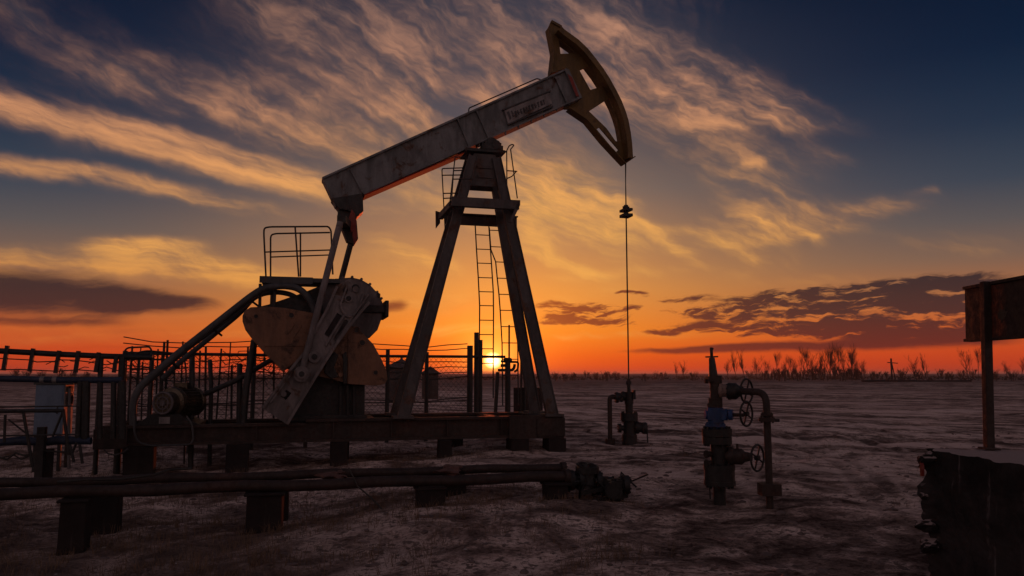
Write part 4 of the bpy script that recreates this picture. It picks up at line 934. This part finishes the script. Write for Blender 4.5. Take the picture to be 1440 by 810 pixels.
pr = random.Random(8); m = MB().prism([(.075 * math.cos(a_) * q_, .06 * math.sin(a_) * q_ + .06) for a_, q_ in [(k * .3491, pr.uniform(.55, 1.15)) for k in range(18)]], -.002, 0); wp = m.build('rust_patch', M['rust_patch'], pn); wp.location = (x0 - .0015, -.16, zb_ + .12); wp.rotation_euler = (0, 0, R(-90))

# ------------------------------------------------------------------ behind: fences, cabinet, pipework, huts
GF = Frame(at(660, 612, 20.5) * 1.0, 25.4); GF.o.z = 0; G = GF.P
def fpost(px, y0, y1, r, t, label, dx=0, lean=None):
    a = G(px, y0, t); b = a.copy(); b.z = -.2
    if dx: b.x = G(px + dx, y0, t).x
    o = MB().cyl(b - Vector((b.x, b.y, 0)), a - Vector((b.x, b.y, 0)), r, n=10).build('fence_post', M['dark_steel']); o.location = GF.world((b.x, b.y, 0)); o.rotation_euler = (0, 0, R(GF.deg))
    return tag(o, label, 'post', 'dark posts by the gate')
fpost(661, 486, 0, .075, 0, 'thick dark post at the right end of the mesh fence, left of a taller pair')
fpost(670, 467.5, 0, .06, .15, 'tallest dark post beside the low sun')
fpost(675.5, 478, 0, .06, .35, 'dark post just right of the tallest one, touching the low sun')
# chain link fence
cf = thing('chain_link_fence', 'long chain link fence with sagging wires running behind the pump', 'fence', GF.o, GF.deg)
xL = G(172, 505, 0).x; xE = G(658, 505, 0).x
zr = 2.03
MB().tube([(xL, 0, zr), (lerp(Vector((xL, 0, 0)), Vector((xE, 0, 0)), .5).x, 0, zr - .02), (xE + 1.05, 0, zr)], .035, 8).build('top_rail', M['dark_steel'], cf)
m = MB()
for z, sg in ((zr + .17, .06), (zr - .14, .04), (zr - .42, .03), (zr + .28, .10), (zr - .28, .06), (zr - .55, .08), (.95, .1), (.9, .02)):
    n = 14
    m.tube([(xL + (xE - xL) * i / n, .03, z + sg * (abs(math.sin(i * math.pi / 4.6)) * -1 + .5) + .02 * math.sin(i * 2.3 + z * 9)) for i in range(n + 1)], .012, 5)
m.build('strand_wire', M['cable'], cf)
for px_, top in ((175, .05), (213, .0), (270, .1), (357, .12), (432, .2), (545, .15), (600, .1)):
    x_ = G(px_, 520, 0).x; MB().cyl((x_, 0, -.3), (x_, 0, zr + top), .05, n=10).build('post', M['dark_steel'], cf)
m = MB(); H0, H1 = .12, zr - .04; sp2 = .135; L_ = xE - xL; x_ = xL - (H1 - H0)
while x_ < xE:
    for sgn_ in (1, -1):
        a = Vector((x_, 0, H0 if sgn_ > 0 else H1)); b = Vector((x_ + (H1 - H0), 0, H1 if sgn_ > 0 else H0))
        d = b - a; f0 = max(0, (xL - a.x) / d.x); f1 = min(1, (xE - a.x) / d.x)
        if f1 - f0 > .01: m.tube([a + d * f0 + Vector((0, .006 * sgn_, 0)), a + d * f1 + Vector((0, .006 * sgn_, 0))], .0042, 3)
    x_ += sp2
m.build('mesh_panel', M['cable'], cf)
m = MB(); fr_ = random.Random(9)
for i in range(40):                                          # tangled loose wire along the top
    x0 = xL + fr_.random() * (L_ * .55); z0 = zr - fr_.random() * .75
    m.tube([(x0 + j * .13 + fr_.uniform(-.05, .05), fr_.uniform(-.05, .05), z0 + fr_.uniform(-.13, .13)) for j in range(6)], .011, 4)
for px_ in (184, 193, 203, 222, 228, 235, 248, 256, 282, 292, 300, 307, 320, 329, 348, 372, 388, 398, 412, 424): 
    x0 = G(px_, 520, 0).x; m.cyl((x0, .04, fr_.uniform(.1, .6)), (x0 + fr_.uniform(-.06, .06), .04, zr + fr_.uniform(-.25, .3)), fr_.uniform(.012, .028), n=5)
m.build('loose_wire', M['cable'], cf)
for px_, py_ in ((175, 488), (560, 489)): pass
# bent pipe hoops by the left end of the fence
HF = Frame(at(190, 590, 15.6), 18.0); HF.o.z = gz(HF.o.x, HF.o.y)
for k_, (pts, lb) in enumerate((([(173, 575), (173.5, 498), (178, 489), (210, 487.5), (213, 492), (213.5, 512), (214, 560)], 'taller bent pipe hoop standing by the fence, left of the motor'), ([(181, 570), (184, 508), (190, 497), (205, 493), (258, 498), (262, 520), (263, 560)], 'lower and wider bent pipe hoop standing by the fence behind the motor'))):
    q_ = [HF.P(x, y, .3 * k_) for x, y in pts]; q_[0].z = q_[-1].z = -.1
    m = MB().bend(q_, .018, 7, rad=.15)
    for y in ((505, 519) if k_ == 0 else (506, 520)): m.cyl(HF.P(pts[1][0], y, .3 * k_), HF.P(pts[-1][0], y - 2, .3 * k_), .012, n=5)
    c_ = (q_[1].x + q_[-1].x) / 2; m.cyl((c_, .3 * k_, .3), (c_ + .03, .3 * k_, q_[2].z), .012, n=5)
    o = m.build('pipe_hoop', M['dark_steel']); o.location = HF.o; o.rotation_euler = (0, 0, R(HF.deg)); tag(o, lb, 'hoop rail')
# slanting pipe and props behind the crank
for nm, lb, pts, r_, Y0 in (('slanted_pipe', 'slanting dark pipe behind the crank rising to the right', [(275, 560), (330, 536), (392, 500)], .05, 15.6), ('leaning_prop', 'leaning dark prop behind the rounded left counterweight', [(339, 592), (346, 545), (358, 478)], .07, 15.4), ('upright_prop', 'upright dark stake with ragged top behind the belt guard', [(297, 590), (297, 540), (295, 506)], .045, 15.8), ('upright_prop', 'upright dark stake behind the belt guard, nearest the slanting pipe', [(337, 592), (337, 540), (337, 512)], .055, 15.7), ('upright_prop', 'dark upright stake rising from the pump frame left of the crank', [(271, 592), (270, 540), (270, 500)], .055, 15.2)):
    w_ = [at(x, y, Y0 + .1 * i) for i, (x, y) in enumerate(pts)]
    if 'slanted' not in nm: w_[0].z = gz(w_[0].x, w_[0].y) - .1
    else: w_[0].z = w_[0].z
    tag(MB().tube(w_, r_, 8).build(nm, M['dark_steel']), lb, 'prop')
# left: rail fence with short stub posts and barbed strands
BF = Frame(at(172, 590, 14.6), 10.0); BF.o.z = gz(BF.o.x, BF.o.y); BP = BF.P
rf_ = thing('rail_fence', 'dark rail with short slanting stub posts and two strands of wire at far left', 'fence', BF.o, BF.deg)
m = MB().tube([BP(x, y, .3) for x, y in [(-260, 484), (-80, 489.5), (0, 493.5), (80, 498), (150, 501), (215, 502.5)]], .052, 8); m.build('top_rail', M['black_steel'], rf_)
for x, y0, y1 in ((9, 486, 521), (45.5, 490, 522.5), (82, 493, 525), (109, 493.5, 524), (137.5, 495.5, 523.5), (163, 498, 524), (-30, 484, 519), (-72, 482, 518)):
    MB().bar(BP(x + 1.5, y0, .26), BP(x - 4 if x < 100 else x - 3, y1, .26), .065, .05).build('stub_post', M['black_steel'], rf_)
m = MB()
for pts in ([(-80, 502), (0, 504), (40, 506), (52, 509), (80, 508), (84, 506), (105, 506.5), (126, 509), (150, 513), (163, 510), (175, 511)], [(-80, 518), (0, 520), (30, 519.5), (80, 522), (110, 520), (135, 522), (150, 516), (165, 521), (178, 518)], [(150, 507), (158, 512), (168, 508), (178, 513)]):
    m.tube([BP(x, y, .28) for x, y in pts], .011, 5)
for k_ in range(9): x, y = rnd.uniform(60, 180), rnd.uniform(505, 522); m.tube([BP(x, y, .28), BP(x + 8, y + rnd.uniform(-4, 4), .28), BP(x + 14, y + rnd.uniform(-4, 4), .28)], .010, 4)
m.build('strand_wire', M['cable'], rf_)
for x in (142.5, 172.5): q_ = BP(x, 500, .3); MB().cyl((q_.x, .3, -.3), q_, .062 if x > 150 else .045, n=10).build('post', M['black_steel'], rf_)
# blue pipe frame
UF = Frame(at(172, 600, 13.4), 6.0); UF.o.z = gz(UF.o.x, UF.o.y); UP_ = UF.P
bf = thing('pipe_railing', 'dark blue pipe railing with upright bars in front of the grey cabinet', 'railing', UF.o, UF.deg)
MB().tube([UP_(x, y, 0) for x, y in [(-160, 532), (0, 532.5), (90, 534.5), (172, 534.5)]], .052, 10).build('top_rail', M['dark_blue'], bf)
MB().tube([UP_(x, y, 0) for x, y in [(-160, 626), (0, 622), (30, 619.5), (60, 622), (80, 619), (128, 620)]], [.06, .06, .075, .06, .075, .06], 10).build('bottom_rail', M['dark_blue'], bf)
for x, r_ in ((112.5, .05), (120.5, .065), (141, .045), (160, .045), (172, .062)): a = UP_(x + (1 if x < 130 else 0), 536, 0); b = UP_(x - 3 if x < 118 else x - 1, 617, 0); MB().cyl(a, b, r_, n=10).build('post', M['black_steel'], bf)
q_ = UP_(62, 600, -.05); MB().span((q_.x - .06, -.16, -.25), (q_.x + .06, -.06, q_.z)).build('foot_post', M['black_steel'], bf)
MB().span((UP_(54, 640, -.05).x, -.05, -.25), (UP_(70, 640, -.05).x, .1, UP_(60, 632, -.05).z)).build('foot_post', M['pile'], bf)
for x, y in ((60, 534), (77.5, 534)): MB().cyl(UP_(x - 3, y, 0), UP_(x + 3, y, 0), .056, n=10).build('clamp', M['pale_grey'], bf)
m = MB(); m.tube([UP_(x, y, -.1) for x, y in [(-20, 638), (10, 646), (22, 637), (35, 641), (60, 634), (95, 636)]], .018, 6); m.tube([UP_(x, y, -.1) for x, y in [(-20, 648), (20, 640), (30, 646), (45, 640)]], .014, 6); m.build('loose_cable', M['cable'], bf)
# trestle
XF = Frame(at(60, 650, 12.9), 4.0); XF.o.z = gz(XF.o.x, XF.o.y); XP = XF.P
tr_ = thing('steel_trestle', 'low steel trestle with slanting legs at the left edge before the cabinet', 'trestle', XF.o, XF.deg)
MB().tube([XP(x, y, 0) for x, y in [(-60, 580), (0, 578), (90, 577.5)]], .030, 8).build('top_bar', M['black_steel'], tr_)
for x0, y0, x1, y1, r_ in ((7.5, 583, 6, 622, .022), (33, 580, 46, 657, .026), (89, 578, 97, 640, .026), (88, 580, 74, 614, .02), (12, 590, 40, 612, .014), (98, 625, 104, 650, .024), (108, 622, 100, 640, .02), (112, 625, 116, 652, .024), (-30, 582, -38, 660, .026)):
    MB().cyl(XP(x0, y0, 0), XP(x1, y1, 0), r_, n=8).build('leg', M['black_steel'], tr_)
m = MB(); m.cyl(XP(-60, 573, .1), XP(112, 571, .1), .012, n=6); m.cyl(XP(-10, 613, .02), XP(110, 611, .02), .012, n=6); m.build('brace', M['dark_steel'], tr_)
# cabinet
KF = Frame(at(68, 616, 14.9), 12.0); KF.o.z = gz(KF.o.x, KF.o.y); KP = KF.P
cb = thing('electrical_cabinet', 'pale blue grey electrical cabinet on legs behind the dark blue railing', 'cabinet', KF.o, KF.deg)
a = KP(46, 613, 0); b = KP(91, 541, 0)
MB().span((a.x, 0, a.z), (b.x, .52, b.z)).build('body', M['cabinet_blue'], cb, .008)
MB().span((b.x + .002, .012, a.z + .01), (b.x + .012, .508, b.z - .01)).build('lit_side_panel', M['cabinet_lit_side'], cb)['label'] = 'side panel coloured as pinkish sky light'  # pink sky light on the cabinet side, put into the panel colour
MB().span((a.x - .03, -.03, b.z + .002), (b.x + .16, .56, b.z + .05)).build('roof', M['guard_steel'], cb, .006)
m = MB().torus((b.x + .03, .26, b.z - .28), (1, 0, 0), .10, .03, 18).span((b.x + .012, .20, b.z - .14), (b.x + .05, .32, b.z - .03)); m.build('cable_reel', M['rust_pipe'], cb)
MB().span((a.x + .02, -.012, a.z + .04), (b.x - .03, -.003, b.z - .04)).build('door', M['cabinet_blue'], cb, .004)
MB().cyl((b.x - .09, -.04, (a.z + b.z) / 2 - .07), (b.x - .09, -.04, (a.z + b.z) / 2 + .07), .012, n=8).build('handle', M['dark_steel'], cb)
for x in (a.x + .04, b.x - .04):
    for t in (.05, .46): MB().span((x - .03, t - .03, -.15), (x + .03, t + .03, a.z - .002)).build('leg', M['dark_steel'], cb)
MB().tube([(b.x + .05, .1, b.z - .06), (b.x + .09, .1, .6), (b.x + .12, .12, .05)], .03, 8).build('duct', M['pale_grey'], cb)

# pipework beyond the tower, beside the sun
DF = Frame(at(716, 610, 21.5), 0); DF.o.z = 0; DP = DF.P
dw = thing('valve_stand', 'dark valve stand with tall pole seen between the tower legs beside the sun', 'valve', DF.o)
m = MB().cyl((DP(716, 520, 0).x, 0, -.2), (DP(716, 457, 0).x, 0, DP(716, 457, 0).z), .024, n=8); m.build('pole', M['dark_steel'], dw)
m = MB().cyl((DP(714, 500, 0).x, 0, -.2), (DP(714, 520, 0).x, 0, DP(714, 503, 0).z), .075).flange((DP(714, 520, 0).x, 0, DP(714, 506, 0).z), (0, 0, 1), .12, .06).bend([DP(700, 520.5, 0), DP(722, 520.5, 0), DP(724, 512, 0)], .04).bend([DP(704, 508, 0), DP(716, 509, 0), DP(729, 509, 0), DP(728, 520, 0), DP(723, 523, 0)], .03).cyl(DP(700, 523, 0), DP(696, 592, 0), .05).box(DP(707, 514, 0), (.12, .12, .08)); m.build('valve_body', M['dark_steel'], dw)
m = MB(); q_ = DP(702, 560, 0)
m.cyl((DP(733, 520, 0).x, .3, -.2), DP(733, 486, .3), .03, n=8).cyl((DP(738, 500, 0).x, .3, -.2), DP(738, 500, .3), .03, n=8); m.build('stub_pipe', M['dark_steel'], dw)
m = MB(); bb = DP(740, 560, .6); m.span((bb.x - .35, .5, -.1), (bb.x + .45, 1.1, DP(740, 545, .6).z)); m.build('housing', M['rust_pipe'], dw, .01)
# two huts far behind the fence
def hut(px, pye, pya, w, Y0, label, gable):
    o_ = at(px, 560, Y0); o_.z = 0; ze = at(px, pye, Y0).z; za = at(px, pya, Y0).z
    h_ = thing('hut', label, 'hut', o_, 8)
    MB().span((-w / 2, 0, -.2), (w / 2, w, ze)).build('wall', M['plank'], h_)
    m = MB(); e = w / 2 + .18
    base_ = [m.bm.verts.new(p) for p in ((-e, -.18, ze), (e, -.18, ze), (e, w + .18, ze), (-e, w + .18, ze))]
    if gable:
        r_ = [m.bm.verts.new(p) for p in ((0, -.18, za), (0, w + .18, za))]
        for f_ in ((base_[0], base_[1], r_[0]), (base_[2], base_[3], r_[1]), (base_[1], base_[2], r_[1], r_[0]), (base_[3], base_[0], r_[0], r_[1]), tuple(base_[::-1])): m.face(f_)
    else:
        ap = m.bm.verts.new((0, w / 2, za))
        for i in range(4): m.face((base_[i], base_[(i + 1) % 4], ap))
        m.face(base_[::-1]); m.cyl((0, w / 2, za - .1), (0, w / 2, za + .18), .07, n=8)
    m.build('roof', M['roof'], h_)
    MB().span((-w * .22, -.02, 0), (w * .1, -.003, ze * .72)).build('door', M['dark_steel'], h_)
hut(564, 517, 504, 1.55, 44, 'small hut with pointed pyramid roof left of the tower leg', False)
hut(605, 526, 515, 1.0, 50, 'lower small gabled hut just right of the left tower leg', True)
# long low pipe far out on the right, on sleepers
lp0, lp1 = at(1212, 538.5, 118), at(1366, 538, 118); zq = gz(lp0.x, lp0.y)
lo_ = thing('distant_pipeline', 'thin dark pipeline lying far out on the plain at right', 'pipeline', (lp0.x, lp0.y, zq))
MB().tube([(0, 0, .5), (5, 0, .52), (11, 0, .42), (lp1.x - lp0.x, 0, .5)], .16, 8).build('pipe', M['black_steel'], lo_)
for x in (1, 5, 9, 13, 15.5): MB().box((x, 0, .1), (.4, .5, .6)).build('sleeper', M['pile'], lo_)
up_ = at(1254, 525, 150); zq = gz(up_.x, up_.y)
us = thing('survey_post', 'short dark post with crossbar and slanted brace on the horizon at right', 'post', (up_.x, up_.y, zq))
zz_ = at(1254, 504, 150).z - zq
MB().cyl((0, 0, -.3), (0, 0, zz_), .17, n=8).build('mast', M['black_steel'], us)
MB().bar((-.7, 0, zz_ - .75), (1.2, 0, zz_ - .9), .16, .16).build('crossbar', M['black_steel'], us)
MB().cyl((.1, 0, zz_ - .9), (.75, 0, -.2), .1, n=6).build('brace', M['black_steel'], us)

# ------------------------------------------------------------------ bare trees on the horizon
def tree_mesh(seed, h, spread, bushy):
    r_ = random.Random(seed); tk = MB(); cr_ = MB()
    def grow(m, p, d, L, rad, lev):
        n = 3; pts = [p]; rs = [rad]
        for i in range(n):
            d = (d + Vector((r_.uniform(-.16, .16), r_.uniform(-.16, .16), .07))).normalized(); p = p + d * (L / n); pts.append(p); rs.append(rad * (1 - .45 * (i + 1) / n))
        m.tube(pts, rs, 4 if lev > 0 else 6, smooth=False)
        if lev >= 3: return
        kk = (8 if bushy else 11) if lev == 0 else (6 if lev == 1 else 4)
        for j in range(kk):
            f = r_.uniform(.25 if bushy else .3, 1.0); q = pts[0].lerp(pts[-1], f) if False else pts[min(int(f * n), n - 1)].lerp(pts[min(int(f * n) + 1, n)], f * n - int(f * n)) if f < 1 else pts[-1]
            a = r_.uniform(0, 6.283); s_ = Vector((math.cos(a), math.sin(a), 0)) * r_.uniform(.35, .95) * spread
            grow(cr_, q, (d * .9 + s_ + Vector((0, 0, .25))).normalized(), L * (r_.uniform(.34, .5) if lev == 0 else r_.uniform(.45, .7)), max(rad * .42, .012), lev + 1)
    if bushy:
        for j in range(4): a = r_.uniform(0, 6.283); grow(tk if j == 0 else cr_, Vector((r_.uniform(-.4, .4), r_.uniform(-.4, .4), -.2)), Vector((math.cos(a) * .35, math.sin(a) * .35, 1)).normalized(), h * .55, .07, 1 if j else 0)
    else: grow(tk, Vector((0, 0, -.2)), Vector((0, 0, 1)), h * .72, .06, 0)
    return tk, cr_
kinds = []
for i, (h, spd, bu) in enumerate(((6.5, .7, False), (7.5, .55, False), (6.0, .9, False), (7.0, .45, False), (3.2, .9, True), (2.4, 1.0, True))):
    tk, cr_ = tree_mesh(20 + i, h, spd, bu); a = tk.build('trunk', M['bark']); b = cr_.build('crown', M['bark']); kinds.append((a.data, b.data, h)); bpy.data.objects.remove(a); bpy.data.objects.remove(b)
def plant(px, top, kind, Y0, label, group, cat='tree', name='bare_tree'):
    o_ = at(px, 525, Y0); g_ = gz(o_.x, o_.y); H = at(px, top, Y0).z - g_; a, b, h = kinds[kind]
    t = thing(name, label, cat, (o_.x, o_.y, g_), rnd.uniform(0, 360), group); s_ = H / (h * 1.05); t.scale = (s_ * rnd.uniform(.9, 1.15), s_ * rnd.uniform(.9, 1.15), s_)
    for d, nm in ((a, 'trunk'), (b, 'crown')): c = bpy.data.objects.new(nm, d); C.objects.link(c); c.parent = t
TG = 'bare trees along the horizon'
for px, top, kind, lab in ((1024, 503, 2, 'bare tree on the horizon behind the bent outlet pipe'), (1036, 496, 3, 'slim bare tree on the horizon, left one of a slim pair behind the outlet pipe'), (1046, 495, 3, 'slim bare tree on the horizon, right one of a slim pair behind the outlet pipe'),
        (1064, 500, 2, 'rounded dark bare tree on the horizon just right of the outlet pipe'), (1092, 495, 1, 'tall thin bare tree alone left of the dense thicket on the horizon'), (1286, 499, 2, 'spreading bare tree on the horizon right of the crossbar post'), (1303, 500, 3, 'slim bare tree on the horizon between the crossbar post and the sign post'),
        (1362, 492, 0, 'tall bare tree on the horizon just left of the sign post'), (1375, 488, 1, 'bare tree half hidden behind the sign post'), (1414, 507, 2, 'bare tree on the horizon right of the sign post'), (1436, 503, 0, 'bare tree on the horizon at the right edge of the view'), (960, 507, 2, 'lone bare tree on the horizon left of the valve stack'), (952, 511, 3, 'small bare sapling on the horizon beside the lone tree')):
    plant(px, top, kind, rnd.uniform(165, 200), lab, TG)
for px, top, kind in ((1080, 507, 0), (1104, 503, 2), (1112, 500, 1), (1121, 505, 0), (1128, 495, 0), (1137, 488, 1), (1142, 496, 2), (1152, 498, 3), (1158, 490, 0), (1163, 486, 3), (1168, 489, 1), (1174, 492, 2), (1181, 484, 1), (1187, 492, 0), (1193, 488, 3), (1198, 490, 1), (1203, 500, 2), (1210, 507, 0), (1215, 511, 2), (1148, 506, 2), (1117, 511, 0)):
    plant(px + rnd.uniform(-1, 1), top, kind, rnd.uniform(160, 215), 'leafless tree in the dense thicket on the horizon right of the valve stack', 'leafless trees of the thicket')
bx_ = [(1086, 512), (1090, 509), (1100, 511), (1108, 508), (1114, 510), (1124, 508), (1140, 507), (1146, 509), (1155, 506), (1170, 505), (1176, 507), (1190, 506), (1196, 509), (1200, 508), (1208, 511), (1226, 514), (1290, 510), (1296, 511), (1366, 508), (782, 515), (796, 517), (806, 516), (822, 514), (836, 516), (850, 513), (858, 516), (866, 515), (905, 517), (924, 514), (936, 516), (975, 514), (1232, 513), (1244, 514), (1268, 508), (1322, 510), (1335, 514), (1350, 511), (1392, 512), (1400, 510), (1424, 512), (1074, 512), (1056, 512), (1096, 513), (1132, 512), (1160, 511), (1184, 511), (1206, 513), (20, 508), (40, 511), (62, 512), (88, 508), (104, 512), (122, 514), (-20, 510)]
for px, top in bx_:
    plant(px + rnd.uniform(-1, 1), top + (2.5 if px < 1000 or px > 1220 else 1), rnd.choice((4, 5)), rnd.uniform(150, 230), 'low leafless shrub on the horizon', 'low shrubs along the horizon', 'shrub', 'bare_shrub')
# ragged dry scrub that darkens the line of the horizon
m = MB(); r_ = random.Random(31)
for i in range(5200):
    Y0 = r_.uniform(190, 420); X0 = r_.uniform(-.75, .75) * Y0; z0 = gz(X0, Y0); h = r_.uniform(.15, .55) * (1 + 1.2 * max(0, float(vnoise(np.array(X0 / 14), np.array(Y0 / 40), 8)))); w = r_.uniform(.12, .5); a = r_.uniform(0, 3.14)
    c_, s_ = math.cos(a) * w, math.sin(a) * w; tx_ = r_.uniform(-.3, .3)
    v = [m.bm.verts.new(p) for p in ((X0 - c_, Y0 - s_, z0 - .1), (X0 + c_, Y0 + s_, z0 - .1), (X0 + tx_ + c_ * .2, Y0, z0 + h), (X0 + s_, Y0 - c_, z0 - .1), (X0 - s_, Y0 + c_, z0 - .1))]
    m.face((v[0], v[1], v[2])); m.face((v[3], v[4], v[2]))
o = m.build('dry_scrub', M['scrub']); o['kind'] = 'stuff'

# ------------------------------------------------------------------ ground cover: dry grass, clods, stones
def stuff(name, verts, faces, mat):
    me = bpy.data.meshes.new(name); me.from_pydata(verts, [], faces); me.materials.append(mat); o = bpy.data.objects.new(name, me); C.objects.link(o); o['kind'] = 'stuff'; return o
r_ = random.Random(12); V = []; Fc = []
XS = []; 
while len(XS) < 2600:
    y = 5.2 + (r_.random() ** 1.6) * 13; x = r_.uniform(-.70, .60) * y; 
    dens = float(fbm(np.array(x / 1.4), np.array(y / 1.4), 3, 44)) + .30 * (x < -.5) - .28 * (x > 1.2) + (.25 if 7.6 < y < 11.5 and x < .6 else 0) + .05
    if r_.random() < dens * 1.6: XS.append((x, y, dens))
for px_, n_ in ((108, 14), (152, 10), (373, 22), (388, 8), (604, 14), (781, 10), (850, 10), (640, 8)):
    s0_ = RP(px_, 690, 0).x
    for j in range(n_): w_ = RF.world((s0_ + r_.gauss(0, .22), r_.gauss(-.12, .16), 0)); XS.append((w_.x, w_.y, .9))
hh_ = full_h(np.array([p[0] for p in XS]), np.array([p[1] for p in XS]), .05)
for (x, y, dn), z in zip(XS, hh_):
    k = r_.randint(5, 16); R0 = r_.uniform(.04, .2); tall = r_.uniform(.04, .12) * (1.7 if r_.random() < .10 else 1)
    for j in range(k):
        a = r_.uniform(0, 6.283); q = R0 * math.sqrt(r_.random()); bx0, by0 = x + q * math.cos(a), y + q * math.sin(a); h = tall * r_.uniform(.5, 1.2); ln = h * r_.uniform(.2, 1.5); b2 = a + r_.uniform(-1, 1); w = .0028
        n0 = len(V); cw, sw = math.cos(b2 + 1.57) * w, math.sin(b2 + 1.57) * w
        V += [(bx0 - cw, by0 - sw, z - .01), (bx0 + cw, by0 + sw, z - .01), (bx0 + math.cos(b2) * ln * .4 + cw * .7, by0 + math.sin(b2) * ln * .4 + sw * .7, z + h * .65), (bx0 + math.cos(b2) * ln * .4 - cw * .7, by0 + math.sin(b2) * ln * .4 - sw * .7, z + h * .65), (bx0 + math.cos(b2) * ln, by0 + math.sin(b2) * ln, z + h)]
        Fc += [(n0, n0 + 1, n0 + 2, n0 + 3), (n0 + 3, n0 + 2, n0 + 4)]
stuff('dry_grass', V, Fc, M['grass'])
V = []; Fc = []; ico = bmesh.new(); bmesh.ops.create_icosphere(ico, subdivisions=2, radius=1); iv = [v.co.copy() for v in ico.verts]; ifc = [[v.index for v in f.verts] for f in ico.faces]; ico.free()
def scatter(n, smin, smax, mat, name, seed, x0=-.66, x1=.62, ymax=16):
    r_ = random.Random(seed); V = []; Fc = []
    for i in range(n):
        y = 5.2 + (r_.random() ** 1.5) * ymax; x = r_.uniform(x0, x1) * y; z = float(full_h(np.array([x]), np.array([y]), .05)[0]); s_ = smin * (smax / smin) ** (r_.random() ** 2); n0 = len(V); sx2, sy2, sz2 = s_ * r_.uniform(.7, 1.5), s_ * r_.uniform(.7, 1.5), s_ * r_.uniform(.3, .7)
        for v in iv:
            f = 1 + .9 * float(vnoise(np.array(v.x * 1.8 + i * 3.1), np.array(v.y * 1.8 + v.z * 1.4 + i), seed)); V.append((x + v.x * sx2 * f, y + v.y * sy2 * f, z + v.z * sz2 * f))
        Fc += [tuple(n0 + k for k in f) for f in ifc]
    return stuff(name, V, Fc, mat)
scatter(2600, .008, .05, M['clod'], 'mud_clods', 5); scatter(60, .008, .022, M['stone'], 'pale_stones', 6)

# ------------------------------------------------------------------ evening haze over the plain
hm = MB().span((gx[0] - 40, gy[0] - 40, float(GZ.min()) - 1.0), (gx[-1] + 40, gy[-1] + 40, 11.5)); hz_m = bpy.data.materials.new('haze'); hz_m.use_nodes = True; hn = hz_m.node_tree; hn.nodes.clear()
ho = hn.nodes.new('ShaderNodeOutputMaterial'); hv = hn.nodes.new('ShaderNodeVolumePrincipled'); hv.inputs['Color'].default_value = (.9, .86, .84, 1); hv.inputs['Density'].default_value = .00025; hv.inputs['Anisotropy'].default_value = .55
hn.links.new(hv.outputs[0], ho.inputs['Volume']); hz = hm.build('haze', hz_m); hz['kind'] = 'stuff'
scene.cycles.volume_bounces = 0
